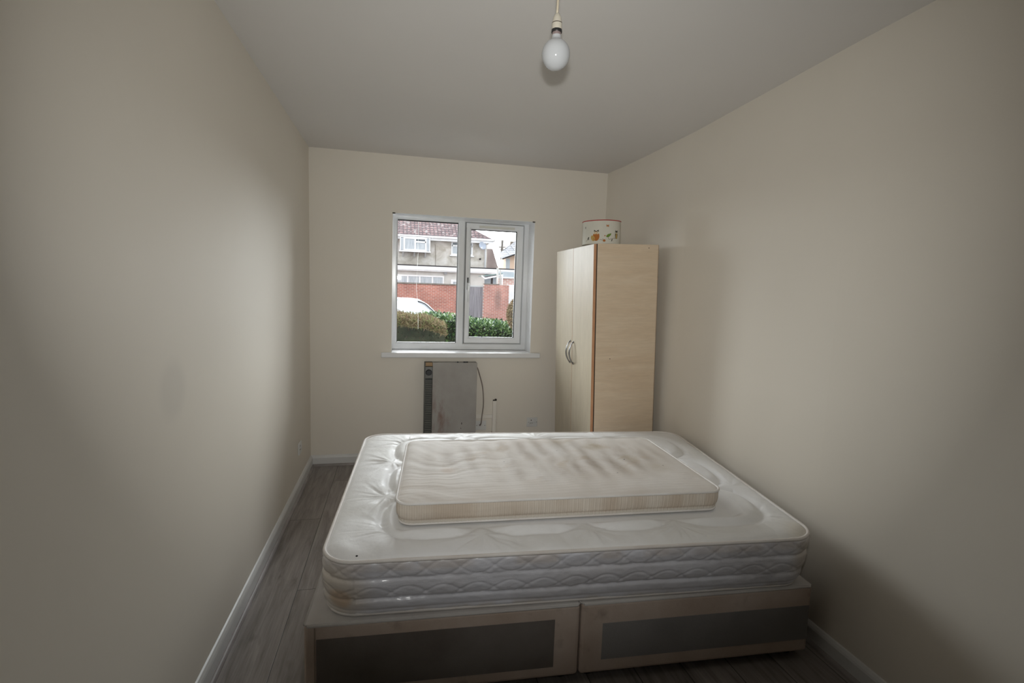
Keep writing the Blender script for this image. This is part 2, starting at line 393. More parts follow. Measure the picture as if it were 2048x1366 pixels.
def perim(W, D, r, step):
    """closed list of (s,t,ns,nt,len)"""
    pts = []; L0 = 0
    def seg(a, b, nrm):
        nonlocal L0
        d = math.hypot(b[0] - a[0], b[1] - a[1]); n = max(1, int(d / step))
        for i in range(n):
            q = i / n; pts.append((a[0] + (b[0] - a[0]) * q, a[1] + (b[1] - a[1]) * q, nrm[0], nrm[1], L0 + d * q))
        L0 += d
    def arc(c, a0):
        nonlocal L0
        d = r * PI / 2; n = max(3, int(d / step))
        for i in range(n):
            a = a0 + PI / 2 * i / n; pts.append((c[0] + r * math.cos(a), c[1] + r * math.sin(a), math.cos(a), math.sin(a), L0 + d * i / n))
        L0 += d
    seg((r, 0), (W - r, 0), (0, -1)); arc((W - r, r), -PI / 2); seg((W, r), (W, D - r), (1, 0)); arc((W - r, D - r), 0)
    seg((W - r, D), (r, D), (0, 1)); arc((r, D - r), PI / 2); seg((0, D - r), (0, r), (-1, 0)); arc((r, r), PI)
    return np.array(pts)
def bilin(C, W, D):
    C = np.array(C, float)
    def f(S, T):
        a = (np.asarray(S) / W)[..., None]; c = (np.asarray(T) / D)[..., None]
        return C[0] * (1 - a) * (1 - c) + C[1] * a * (1 - c) + C[2] * a * c + C[3] * (1 - a) * c
    return f
def mattress(root, C, C_bot, W, D, thick, r, topf, sidef, mats, names, nx, ny, step, nv, pipe_r):
    mp = bilin(C, W, D); mb = bilin(C_bot, W, D)
    S, T = rrgrid(W, D, r, nx, ny); P = mp(S, T); P[..., 2] += topf(S, T)
    MB().grid(P).build(names[0], mats[0], root, smooth=True, fix=False)
    pm = perim(W, D, r, step); n = len(pm)
    base_t = mp(pm[:, 0], pm[:, 1]); base_b = mb(pm[:, 0], pm[:, 1])
    ev = 0.002; nr = np.stack([pm[:, 2], pm[:, 3]], 1)
    vv = np.linspace(0, 1, nv); G = np.zeros((n + 1, nv, 3))
    # outward normal in world through the map
    q = mp(pm[:, 0] + pm[:, 2] * ev, pm[:, 1] + pm[:, 3] * ev) - base_t; q[:, 2] = 0; q /= np.linalg.norm(q, axis=1)[:, None]
    for j, v_ in enumerate(vv):
        dsp = sidef(pm[:, 4], np.full(n, v_), pm)
        p = base_b * (1 - v_) + base_t * v_ + q * dsp[:, None]; G[:n, j] = p; G[n, j] = p[0]
    MB().grid(G).build(names[1], mats[1], root, smooth=True, fix=False)
    off = pipe_r * 0.4
    MB().tube([tuple(base_t[i] + q[i] * off) for i in range(0, n, 3)], pipe_r, 8, closed=True).build(names[2], mats[2], root, smooth=True)
    MB().tube([tuple(base_b[i] + q[i] * off + np.array((0, 0, pipe_r * 0.95))) for i in range(0, n, 3)], pipe_r, 8, closed=True).build(names[2], mats[2], root, smooth=True)
    Pb = mb(S, T); Pb[..., 2] += 0.001
    MB().grid(Pb[::8, ::8] if (nx % 8 == 1 and ny % 8 == 1) else Pb, flip=True).build(names[3], mats[1], root, smooth=True, fix=False)
    return mp

# fabric materials
m_dam = mat('white_damask_ticking', (0.80, 0.80, 0.81), 0.5, 0.35)
def _dam():
    m = m_dam; v = coords(m)
    f = noise_n(m, v, 2.2, 4); c = ramp(m, f, [(0.35, (0.74, 0.735, 0.72)), (0.62, (0.82, 0.82, 0.83))])
    c = mix(m, mth(m, 'MULTIPLY', spot(m, v, (2.18, -2.53, 0.53), 0.13, 0.6), 0.5), c, (0.62, 0.55, 0.44))
    c = mix(m, spot(m, v, (0.523, -2.435, 0.54), 0.0045, 0.3, (1, 1, 0.2)), c, (0.02, 0.02, 0.02))
    L(m, c, BS(m).inputs['Base Color'])
    # woven satin leaf figures: patches of smoother and rougher weave
    vo = N(m, 'ShaderNodeTexVoronoi', feature='SMOOTH_F1'); vo.inputs['Scale'].default_value = 22; L(m, v, vo.inputs['Vector'])
    L(m, ramp(m, vo.outputs['Distance'], [(0.15, (0.38,) * 3), (0.45, (0.58,) * 3)]), BS(m).inputs['Roughness'])
    n2 = noise_n(m, v, 75, 3); n3 = noise_n(m, v, 24, 3)
    bump(m, mth(m, 'ADD', mth(m, 'MULTIPLY', n2, 0.35), mth(m, 'MULTIPLY', n3, 0.8)), 0.45, 0.004)
    BS(m).inputs['Sheen Weight'].default_value = 0.15
_dam()
m_border = mat('white_quilted_border_fabric', (0.70, 0.70, 0.72), 0.34, 0.5)
def _bord():
    m = m_border; v = coords(m); s = sepxyz(m, v)
    f = noise_n(m, v, 4, 4); c = ramp(m, f, [(0.35, (0.62, 0.61, 0.64)), (0.62, (0.71, 0.715, 0.77))])
    # yellowed corner and round brown vent stain near the front left corner, yellowed right corner
    c = mix(m, mth(m, 'MULTIPLY', spot(m, v, (0.43, -2.44, 0.40), 0.17, 0.55), 0.55), c, (0.62, 0.52, 0.38))
    c = mix(m, mth(m, 'MULTIPLY', spot(m, v, (0.466, -2.44, 0.388), 0.052, 0.5, (1, 0.4, 1)), 0.6), c, (0.50, 0.33, 0.19))
    c = mix(m, mth(m, 'MULTIPLY', spot(m, v, (2.19, -2.53, 0.46), 0.13, 0.6), 0.6), c, (0.52, 0.43, 0.32))
    st = noise_n(m, coords(m, (3, 3, 1)), 3.3, 3)
    band = mth(m, 'MULTIPLY', ramp(m, s[2], [(0.325, (1,) * 3), (0.345, (0,) * 3)]), ramp(m, st, [(0.45, (0,) * 3), (0.6, (0.5,) * 3)]))
    c = mix(m, band, c, (0.52, 0.44, 0.34))
    band2 = mth(m, 'MULTIPLY', ramp(m, s[2], [(0.49, (0,) * 3), (0.505, (1,) * 3)]), ramp(m, st, [(0.42, (0,) * 3), (0.6, (0.45,) * 3)]))
    c = mix(m, band2, c, (0.52, 0.44, 0.37))
    L(m, c, BS(m).inputs['Base Color'])
    n2 = noise_n(m, coords(m, (1, 1, 2.2)), 70, 4); n3 = noise_n(m, v, 25, 3)
    bump(m, mth(m, 'ADD', mth(m, 'MULTIPLY', n2, 0.5), mth(m, 'MULTIPLY', n3, 0.6)), 0.45, 0.004)
_bord()
BS(m_border).inputs['Coat Weight'].default_value = 0.5; BS(m_border).inputs['Coat Roughness'].default_value = 0.18
m_pipe = mottled('off_white_piping', (0.74, 0.71, 0.68), (0.66, 0.61, 0.57), 7, 0.55, 0.4, 300, 0.3)

mt = empty('double_mattress', (1.35, -1.85, 0.31))
tag(mt, 'large white quilted double mattress lying on the fabric divan base', 'mattress')
mtM = Matrix.Translation((-1.35, 1.85, -0.31))
W1, D1 = 1.80, 1.36
CT = [(0.412, -2.452, 0.533), (2.190, -2.560, 0.533), (2.352, -1.240, 0.552), (0.482, -1.090, 0.548)]
CB = [(0.418, -2.395, 0.312), (2.205, -2.500, 0.312), (2.335, -1.235, 0.312), (0.470, -1.095, 0.312)]
cellx = [0.17, 0.53, 0.93, 1.28, 1.70]; celly = [0.115, 0.46, 0.86, 1.235]
def top1(S, T):
    h = np.zeros_like(S)
    e = edged(S, T, W1, D1, 0.105)
    h += 0.016 * (1 - np.exp(-e / 0.028)) 
    inn = np.zeros_like(S); grv = np.zeros_like(S)
    for i in range(4):
        for j in range(3):
            x0, x1 = cellx[i], cellx[i + 1]; y0, y1 = celly[j], celly[j + 1]
            a, c = (x1 - x0) / 2, (y1 - y0) / 2; p = 2.7
            q = (np.abs((S - (x0 + x1) / 2) / a) ** p + np.abs((T - (y0 + y1) / 2) / c) ** p) ** (1 / p)
            inn = np.maximum(inn, 0.017 * np.clip(1 - q ** 2.5, 0, None) ** 0.55)
            grv = np.maximum(grv, np.exp(-((q - 1) * min(a, c) / 0.018) ** 2))
    h += inn - 0.011 * grv
    # wrinkles gathered at the stitched lobes on the rim
    J = [(x, celly[0]) for x in cellx[1:-1]] + [(x, celly[-1]) for x in cellx[1:-1]] + [(cellx[0], y) for y in celly[1:-1]] + [(cellx[-1], y) for y in celly[1:-1]]
    J += [(cellx[0] + 0.06, celly[0] + 0.06), (cellx[0] + 0.06, celly[-1] - 0.06), (cellx[-1] - 0.06, celly[0] + 0.06)]
    outside = (S < cellx[0] + 0.03) | (S > cellx[-1] - 0.03) | (T < celly[0] + 0.03) | (T > celly[-1] - 0.03)
    for k, (x, y) in enumerate(J):
        dx, dy = S - x, T - y; rr = np.hypot(dx, dy) + 1e-6; an = np.arctan2(dy, dx)
        side = 1.0 if x < 0.4 else (0.9 if x < 1.3 else 0.5)
        h += np.where(outside, 1, 0.15) * side * 0.0034 * fbm1(an * 5 + 40, 11 + k, 3) * np.exp(-(rr / 0.13) ** 2) * np.clip(rr / 0.05, 0, 1)
    # pulls across the near rim and the far rim
    nearw = 1.5 * np.exp(-((T - 0.065) / 0.055) ** 2); farw = np.exp(-((T - 1.30) / 0.04) ** 2); leftw = np.exp(-((S - 0.09) / 0.07) ** 2)
    fade = np.clip((1.5 - S) / 0.5, 0.15, 1)
    h += 0.0030 * np.sign(fbm1(S * 15 + T * 3.0, 5, 2)) * np.abs(fbm1(S * 15 + T * 3.0, 5, 2)) ** 1.3 * (nearw * fade + farw * 0.9)
    h += 0.0026 * fbm1(T * 10 + S * 2.5 + 50, 8, 2) * leftw
    h += 0.0022 * fbm2(S * 7, T * 7, 3, 3)
    # pressed flat under the small mattress
    sx = np.clip((S - 0.20) / 0.05, 0, 1) * np.clip((1.60 - S) / 0.05, 0, 1) * np.clip((T - 0.15) / 0.035, 0, 1) * np.clip((0.98 - T) / 0.05, 0, 1)
    h = h * (1 - sx) + np.minimum(h, 0.005) * sx
    return h * np.clip(e / 0.012, 0, 1)
def side1(Lp, v, pm):
    bul = 0.010 * np.sin(PI * v) ** 0.7
    w = fbm1(Lp * 2.2, 21, 3) * 0.012
    g = 0
    for vc, amp, wd in ((0.70, 0.0075, 0.030), (0.335, 0.0085, 0.030), (0.13, 0.004, 0.03)):
        g = g + amp * (0.75 + 0.5 * fbm1(Lp * 3 + vc * 9, 31, 2)) * np.exp(-((v - vc - w) / wd) ** 2)
    per = 0.23
    for vc, am, lo, hi in ((0.845, 0.135, 0.71, 0.985), (0.44, 0.115, 0.34, 0.57)):
        for ph in (0, 0.5):
            c = vc + am * np.sin(2 * PI * (Lp / per + ph)) 
            slope = 1 + 0.6 * np.abs(np.cos(2 * PI * (Lp / per + ph)))
            g = g + 0.0025 * np.exp(-((v - c) / (0.013 * slope)) ** 2) * ((v > lo) & (v < hi))
    puff = 0.004 * (np.abs(np.sin(PI * (v - 0.335) / 0.365))) 
    wr = 0.0022 * fbm2(Lp * 14, v * 5, 41, 3)
    lowsag = -0.004 * np.exp(-((v - 0.0) / 0.1) ** 2)
    # film-like creases that catch the light along the stitch lines
    cr = 0.0020 * fbm2(Lp * 45, v * 9, 47, 3) * (np.exp(-((v - 0.71 - w) / 0.06) ** 2) + np.exp(-((v - 0.345 - w) / 0.06) ** 2) + 0.7 * np.exp(-((v - 0.93) / 0.05) ** 2))
    return (bul + puff - g + wr + lowsag + cr + 0.004) * np.clip(np.minimum(v, 1 - v) / 0.04, 0, 1) ** 0.6
mattress(mt, CT, CB, W1, D1, 0.22, 0.105, top1, side1, [m_dam, m_border, m_pipe], ['top_panel', 'side_border', 'piping', 'bottom_panel'], 361, 273, 0.006, 64, 0.0068)

# ------------------------------------------------------------------ small stained mattress
m_small = mat('stained_cream_ticking', (0.70, 0.64, 0.55), 0.7, 0.3)
SC_ = [(0.645, -2.268, 0.632), (1.948, -2.318, 0.628), (1.957, -1.618, 0.642), (0.702, -1.548, 0.642)]
SB_ = [(0.655, -2.258, 0.5475), (1.940, -2.310, 0.5475), (1.945, -1.630, 0.556), (0.712, -1.560, 0.556)]
def _small():
    m = m_small; v = coords(m); s = sepxyz(m, v)
    base = ramp(m, noise_n(m, v, 3, 4), [(0.35, (0.69, 0.64, 0.59)), (0.65, (0.76, 0.73, 0.70))])
    # dirty bands running away from the camera, broken up
    wv = N(m, 'ShaderNodeTexWave', wave_type='BANDS', bands_direction='X'); wv.inputs['Scale'].default_value = 3.4; wv.inputs['Distortion'].default_value = 2.0; wv.inputs['Detail'].default_value = 3; wv.inputs['Detail Scale'].default_value = 1.6
    L(m, v, wv.inputs['Vector'])
    patch = noise_n(m, coords(m, (1, 0.55, 1), loc=(3.1, 0, 0)), 3.6, 5, 0.6, 0.4)
    f = mth(m, 'MULTIPLY', wv.outputs['Fac'], ramp(m, patch, [(0.38, (0.05,) * 3), (0.62, (1,) * 3)]))
    inner = mth(m, 'MULTIPLY', ramp(m, s[1], [(0, (0,) * 3), (1, (1,) * 3)]), 1) if False else None
    mask = spot(m, v, (1.35, -1.88, 0.63), 0.62, 0.45, (0.95, 1.75, 1))
    c = mix(m, mth(m, 'MULTIPLY', mth(m, 'MULTIPLY', f, mask), 0.88), base, (0.38, 0.315, 0.26))
    p2 = noise_n(m, coords(m, (1, 1, 1), loc=(0, 5, 0)), 6, 5, 0.65, 0.8)
    c = mix(m, mth(m, 'MULTIPLY', mth(m, 'MULTIPLY', ramp(m, p2, [(0.52, (0,) * 3), (0.66, (1,) * 3)]), mask), 0.38), c, (0.47, 0.36, 0.24))
    for (x, y, r, a, col) in ((1.60, -1.75, 0.07, 0.5, (0.36, 0.28, 0.15)), (1.72, -1.93, 0.06, 0.45, (0.38, 0.30, 0.17)), (1.80, -2.06, 0.08, 0.4, (0.42, 0.34, 0.22)), (0.86, -1.98, 0.05, 0.35, (0.55, 0.38, 0.27)), (1.10, -1.75, 0.1, 0.25, (0.45, 0.37, 0.28)), (1.45, -1.68, 0.12, 0.3, (0.38, 0.33, 0.26))):
        c = mix(m, mth(m, 'MULTIPLY', mth(m, 'MULTIPLY', spot(m, v, (x, y, 0.64), r, 0.8), ramp(m, p2, [(0.3, (0.3,) * 3), (0.6, (1,) * 3)])), a), c, col)
    for (x, y) in ((1.687, -1.938), (1.83, -2.04), (1.58, -2.10), (1.40, -1.80), (1.12, -1.90)):
        c = mix(m, mth(m, 'MULTIPLY', spot(m, v, (x, y, 0.64), 0.0045, 0.3, (1, 1, 0.2)), 0.9 if x == 1.687 else 0.5), c, (0.04, 0.035, 0.03))
    L(m, c, BS(m).inputs['Base Color'])
    rib = N(m, 'ShaderNodeTexWave', wave_type='BANDS', bands_direction='Y'); rib.inputs['Scale'].default_value = 14; rib.inputs['Distortion'].default_value = 1.2
    L(m, v, rib.inputs['Vector'])
    bump(m, mth(m, 'ADD', mth(m, 'MULTIPLY', rib.outputs['Fac'], 0.4), noise_n(m, v, 40, 3)), 0.18, 0.004)
_small()
m_sband = mat('yellowed_ribbed_border', (0.66, 0.58, 0.48), 0.75, 0.3)
def _sb():
    m = m_sband; v = coords(m); s = sepxyz(m, v)
    c = ramp(m, noise_n(m, coords(m, (2, 2, 0.6)), 5, 4), [(0.35, (0.60, 0.51, 0.42)), (0.62, (0.72, 0.66, 0.58))])
    wv = N(m, 'ShaderNodeTexWave', wave_type='BANDS', bands_direction='X'); wv.inputs['Scale'].default_value = 36; wv.inputs['Distortion'].default_value = 0.4
    L(m, v, wv.inputs['Vector'])
    c = mix(m, mth(m, 'MULTIPLY', wv.outputs['Fac'], 0.28), c, (0.46, 0.37, 0.28))
    up = ramp(m, s[2], [(0.565, (0,) * 3), (0.569, (1,) * 3)])
    c = mix(m, up, (0.66, 0.61, 0.54), c)
    z1 = mth(m, 'MULTIPLY', ramp(m, s[2], [(0.566, (0,) * 3), (0.569, (1,) * 3)]), ramp(m, s[2], [(0.570, (1,) * 3), (0.573, (0,) * 3)]))
    c = mix(m, mth(m, 'MULTIPLY', z1, 0.6), c, (0.35, 0.27, 0.2))
    L(m, c, BS(m).inputs['Base Color'])
    bump(m, mth(m, 'ADD', mth(m, 'MULTIPLY', wv.outputs['Fac'], 0.8), noise_n(m, v, 50, 3)), 0.2, 0.003)
_sb()
m_spipe = mottled('white_piping', (0.78, 0.76, 0.74), (0.70, 0.66, 0.62), 9, 0.55, 0.4, 300, 0.3)
ms = empty('cot_mattress', (1.3, -1.93, 0.545))
tag(ms, 'small thin stained cream mattress lying on top of the large white mattress', 'mattress')
W2, D2 = 1.30, 0.70
def top2(S, T):
    e = edged(S, T, W2, D2, 0.055)
    h = 0.010 * (1 - np.exp(-e / 0.03)) + 0.0028 * fbm2(S * 5, T * 5, 13, 3)
    h += 0.0016 * fbm1(T * 26 + 3 * fbm2(S * 3, T * 3, 19, 2), 17, 2) * np.exp(-((S - 0.15) / 0.3) ** 2)
    h += 0.0018 * np.sin(S * 2 * PI / 0.115) * np.clip(fbm2(S * 2 + 3, T * 2, 14, 2) + 0.5, 0, 1)
    return h * np.clip(e / 0.01, 0, 1)
def side2(Lp, v, pm):
    w = 0.008 * fbm1(Lp * 2, 51, 2)
    return 0.006 * np.sin(PI * v) - 0.003 * np.exp(-((v - 0.27 - w) / 0.05) ** 2) + 0.0008 * np.sin(Lp * 2 * PI / 0.0145) + 0.0012 * fbm2(Lp * 9, v * 4, 42, 2) + 0.001
mattress(ms, SC_, SB_, W2, D2, 0.08, 0.055, top2, side2, [m_small, m_sband, m_spipe], ['top_panel', 'side_border', 'piping', 'bottom_panel'], 241, 137, 0.004, 18, 0.0048)

# ------------------------------------------------------------------ divan base
m_divan = mat('stained_beige_divan_fabric', (0.42, 0.34, 0.29), 0.85, 0.2)
def _div():
    m = m_divan; v = coords(m); c = ramp(m, noise_n(m, v, 4, 5, 0.6), [(0.3, (0.44, 0.345, 0.28)), (0.65, (0.56, 0.47, 0.41))])
    c = mix(m, ramp(m, noise_n(m, coords(m, loc=(2, 0, 0)), 9, 4), [(0.60, (0,) * 3), (0.75, (0.6,) * 3)]), c, (0.20, 0.15, 0.11))
    L(m, c, BS(m).inputs['Base Color']); bump(m, noise_n(m, v, 220, 2), 0.3, 0.002)
_div()
m_dtop = mottled('dusty_white_divan_top', (0.50, 0.47, 0.45), (0.60, 0.58, 0.56), 4, 0.8, 0.2, 200, 0.2)
m_dpan = mottled('grey_divan_panel_fabric', (0.215, 0.205, 0.20), (0.265, 0.255, 0.25), 3, 0.85, 0.2, 240, 0.3)
m_dpan2 = mottled('dark_brown_divan_panel_fabric', (0.135, 0.115, 0.10), (0.20, 0.18, 0.165), 3, 0.85, 0.2, 240, 0.3)
ang = math.atan2(-0.085, 1.879)
dv = empty('divan_base', (0.356, -2.424, 0), ang)
tag(dv, 'low beige fabric divan bed base in two halves under the large mattress', 'bed base')
DL = 1.882; DH0, DH1 = 0.034, 0.308
xs_ = [(0.0, 0.939), (0.943, DL)]
for k, (x0, x1) in enumerate(xs_):
    s_ = MB().box(x0, x1, 0, 1.34, DH0, DH1).build('base_section', m_divan, dv, 0.014, segs=3)
    MB().box(x0 + 0.004, x1 - 0.004, 0.004, 1.336, DH1 - 0.004, DH1 + 0.002).build('top_cover', m_dtop, s_, 0.006)
    yy = -0.001
    MB().tube([(x0 + 0.012, yy + 0.002, DH1 - 0.004), (x1 - 0.012, yy + 0.002, DH1 - 0.004), (x1, yy + 0.014, DH1 - 0.004), (x1, 1.33, DH1 - 0.004), (x0, 1.33, DH1 - 0.004), (x0, yy + 0.014, DH1 - 0.004)], 0.004, 8, closed=True).build('edge_piping', m_dtop, s_, smooth=True)
    if k == 0:
        MB().box(0.040, 0.845, -0.0015, 0.004, 0.078, 0.258).build('front_panel', m_dpan2, s_)
        MB().box(0.033, 0.0365, -0.0012, 0.004, DH0 + 0.01, DH1 - 0.01).build('corner_seam', mat('seam_thread', (0.30, 0.24, 0.19), 0.9), s_)
    else:
        MB().box(x0 + 0.082, x1 - 0.010, -0.0015, 0.004, 0.088, 0.228).build('front_panel', m_dpan, s_)
    for cx in (x0 + 0.05, x1 - 0.05):
        for cy in (0.06, 1.27):
            b = MB().lathe([(0, 0.001), (0.020, 0.001), (0.022, 0.006), (0.022, 0.024), (0.016, 0.030), (0.012, 0.036), (0, 0.036)], (cx, cy, 0), 20)
            b.build('caster', m_black, dv, smooth=True)
for o_ in (mt, ms):
    pass
def settle(root):      # children were modelled in world coordinates: keep them there
    bpy.context.view_layer.update()
    for c in root.children: c.matrix_parent_inverse = root.matrix_world.inverted()
settle(mt); settle(ms)

# ------------------------------------------------------------------ wardrobe
wr = empty('wardrobe', (1.900, -1.021, 0.0)); wr.rotation_euler = (0, -0.031, -0.012)
tag(wr, 'tall pale maple two door wardrobe beside the right wall in the window corner', 'wardrobe')
WD, WW, WH = 0.446, 0.795, 1.722      # x depth, y width
cb = MB()
cb.box(0.027, WD, 0.016, WW - 0.016, 0.05, 0.068); cb.box(WD - 0.006, WD, 0.0, WW, 0.05, WH - 0.002); cb.box(0.03, 0.046, 0.016, WW - 0.016, 0.0, 0.05)
cb.box(0.027, WD, WW - 0.016, WW, 0.015, WH)
cb.build('carcass', m_maple, wr, 0.001)
sp_ = MB().box(0.0245, WD, 0.0, 0.016, 0.016, WH).build('side_panel', m_maple, wr, 0.001)
for (x, z) in ((0.125, 0.985), (0.375, 1.70)): MB().tube([(x, -0.0008, z), (x, 0.004, z)], 0.003, 10).build('screw_hole', m_gap, sp_)
MB().box(0.0195, 0.0245, 0.0015, 0.016, 0.05, WH - 0.002).build('edge_gap', m_gap, wr)
MB().box(0.019, WD, 0.016, WW - 0.016, WH - 0.018, WH - 0.0005).build('top_board', m_maple, wr, 0.001)
def handle(parent, y):
    z0, z1 = 0.905, 1.058; pts = []
    for i in range(15):
        t = i / 14; a = PI * t
        pts.append((-0.004 - 0.028 * math.sin(a) ** 0.8, y, z0 + (z1 - z0) * t))
    b = MB(); b.tube(pts, [0.0045 + 0.0015 * math.sin(PI * i / 14) for i in range(15)], 10)
    b.tube([(0.0, y, z0), (-0.006, y, z0)], 0.008, 12).tube([(0.0, y, z1), (-0.006, y, z1)], 0.008, 12)
    b.build('door_handle', m_chrome, parent, smooth=True)
for (y0, y1, hy) in ((0.002, WW / 2 - 0.0015, WW / 2 - 0.035), (WW / 2 + 0.0015, WW - 0.002, WW / 2 + 0.035)):
    d_ = MB().box(0.0, 0.018, y0 + 0.001, y1 - 0.001, 0.055, WH - 0.003).build('door', m_maple_d, wr, 0.001)
    MB().box(0.0005, 0.0178, y0, y0 + 0.001, 0.055, WH - 0.0035).box(0.0005, 0.0178, y1 - 0.001, y1, 0.055, WH - 0.0035).build('edge_banding', m_edging, d_)
    handle(d_, hy)

# ------------------------------------------------------------------ lamp shade with owls, standing on the wardrobe
m_shade = mottled('cream_shade_fabric', (0.62, 0.60, 0.52), (0.67, 0.65, 0.57), 5, 0.75, 0.3, 180, 0.2)
m_red = mat('red_trim', (0.42, 0.012, 0.012), 0.5)
m_br = mat('print_brown', (0.42, 0.14, 0.02), 0.7); m_tan = mat('print_tan', (0.50, 0.34, 0.10), 0.7); m_gr = mat('print_green', (0.15, 0.25, 0.03), 0.7)
m_dk = mat('print_dark', (0.05, 0.045, 0.025), 0.7); m_wh = mat('print_cream', (0.80, 0.72, 0.52), 0.7); m_tw = mat('print_twig', (0.20, 0.16, 0.11), 0.7)
SR, SH_ = 0.127, 0.152
shade = empty('lamp_shade', (1.985, -0.800, 1.7330)); shade.rotation_euler = (0, -0.031, 0); tag(shade, 'small cream drum lampshade with printed owls and red rim on top of the wardrobe', 'lampshade')
b = MB(); b.lathe([(SR, 0.0), (SR, SH_), (SR - 0.0012, SH_), (SR - 0.0012, 0.0), (SR, 0.0)], n=96)
def cyl(sx, z, r=SR + 0.0004): # sx: arc length to the right of the point facing the camera
    a = math.atan2(-1.0, -0.36) + sx / SR; z = z - 0.009
    return (r * math.cos(a), r * math.sin(a), z)
PM = {'br': 1, 'tan': 2, 'gr': 3, 'dk': 4, 'wh': 5, 'tw': 6}
_lay = [0]
def blob(pts, m):
    _lay[0] += 1; r = SR + 0.0003 + 0.00004 * _lay[0]
    cx = sum(p[0] for p in pts) / len(pts); cz = sum(p[1] for p in pts) / len(pts)
    c0 = cyl(cx, cz, r); n = len(pts)
    for i in range(n):
        p, q = pts[i], pts[(i + 1) % n]; b.poly([c0, cyl(p[0], p[1], r), cyl(q[0], q[1], r)], PM[m])
def ell(x, z, rx, rz, m, n=20, rot=0):
    blob([(x + rx * math.cos(2 * PI * i / n) * math.cos(rot) - rz * math.sin(2 * PI * i / n) * math.sin(rot), z + rx * math.cos(2 * PI * i / n) * math.sin(rot) + rz * math.sin(2 * PI * i / n) * math.cos(rot)) for i in range(n)], m)
def stroke(pts, w, m):
    for (x0, z0), (x1, z1) in zip(pts, pts[1:]):
        dx, dz = x1 - x0, z1 - z0; l = math.hypot(dx, dz) or 1; nx, nz = -dz / l * w, dx / l * w
        blob([(x0 + nx, z0 + nz), (x1 + nx, z1 + nz), (x1 - nx, z1 - nz), (x0 - nx, z0 - nz)], m)
def motif(o):
    stroke([(o - 0.10, 0.030), (o - 0.075, 0.040), (o - 0.03, 0.038), (o + 0.01, 0.036), (o + 0.035, 0.028)], 0.0013, 'tw')
    stroke([(o + 0.02, 0.040), (o + 0.07, 0.039), (o + 0.105, 0.046), (o + 0.135, 0.048)], 0.0013, 'tw')
    ell(o - 0.078, 0.046, 0.005, 0.011, 'dk', rot=-0.5); ell(o + 0.033, 0.030, 0.009, 0.008, 'br'); ell(o + 0.086, 0.034, 0.003, 0.010, 'dk', rot=-0.3)
    # large owl
    ell(o - 0.020, 0.058, 0.022, 0.030, 'br'); ell(o - 0.042, 0.046, 0.013, 0.020, 'tan', rot=0.5)
    blob([(o - 0.036, 0.080), (o - 0.034, 0.100), (o - 0.020, 0.090), (o - 0.004, 0.100), (o - 0.002, 0.080)], 'dk')
    for s_ in (-1, 1): ell(o - 0.020 + s_ * 0.0095, 0.080, 0.0085, 0.0085, 'wh'); ell(o - 0.020 + s_ * 0.0095, 0.080, 0.003, 0.003, 'dk', 10)
    blob([(o - 0.023, 0.074), (o - 0.017, 0.074), (o - 0.020, 0.067)], 'tan')
    # green bird
    ell(o + 0.060, 0.062, 0.016, 0.009, 'gr', rot=0.55); blob([(o + 0.064, 0.072), (o + 0.080, 0.078), (o + 0.076, 0.062)], 'gr'); stroke([(o + 0.060, 0.055), (o + 0.060, 0.040)], 0.001, 'dk')
    ell(o + 0.037, 0.061, 0.004, 0.004, 'br')
    # small owl
    ell(o + 0.123, 0.066, 0.012, 0.024, 'dk'); ell(o + 0.124, 0.060, 0.008, 0.017, 'tan')
    blob([(o + 0.112, 0.082), (o + 0.113, 0.099), (o + 0.123, 0.092), (o + 0.133, 0.099), (o + 0.134, 0.082)], 'dk')
    for s_ in (-1, 1): ell(o + 0.123 + s_ * 0.005, 0.080, 0.0045, 0.0045, 'wh'); ell(o + 0.123 + s_ * 0.005, 0.080, 0.0015, 0.0015, 'dk', 8)
    # butterfly
    blob([(o + 0.046, 0.134), (o + 0.054, 0.126), (o + 0.062, 0.134), (o + 0.061, 0.116), (o + 0.054, 0.121), (o + 0.046, 0.118)], 'br')
    ell(o - 0.105, 0.118, 0.003, 0.008, 'dk')
motif(-0.02); motif(-0.02 + SR * PI)
b.build('shade_drum', [m_shade, m_br, m_tan, m_gr, m_dk, m_wh, m_tw], shade, smooth=False)
b = MB(); b.tube([(SR * math.cos(2 * PI * i / 72), SR * math.sin(2 * PI * i / 72), SH_) for i in range(72)], 0.0028, 8, closed=True); b.build('red_rim', m_red, shade, smooth=True)
b = MB(); b.tube([(SR * math.cos(2 * PI * i / 72), SR * math.sin(2 * PI * i / 72), 0.0025) for i in range(72)], 0.0020, 8, closed=True); b.build('lower_rim', m_shade, shade, smooth=True)
b = MB()
for a in (0, 2 * PI / 3, 4 * PI / 3): b.tube([(0.02 * math.cos(a), 0.02 * math.sin(a), SH_ - 0.03), ((SR - 0.002) * math.cos(a), (SR - 0.002) * math.sin(a), SH_ - 0.004)], 0.0012, 6)
b.tube([(0.02 * math.cos(2 * PI * i / 24), 0.02 * math.sin(2 * PI * i / 24), SH_ - 0.03) for i in range(24)], 0.0018, 6, closed=True)
b.build('ring_carrier', m_upvc, shade, smooth=True)

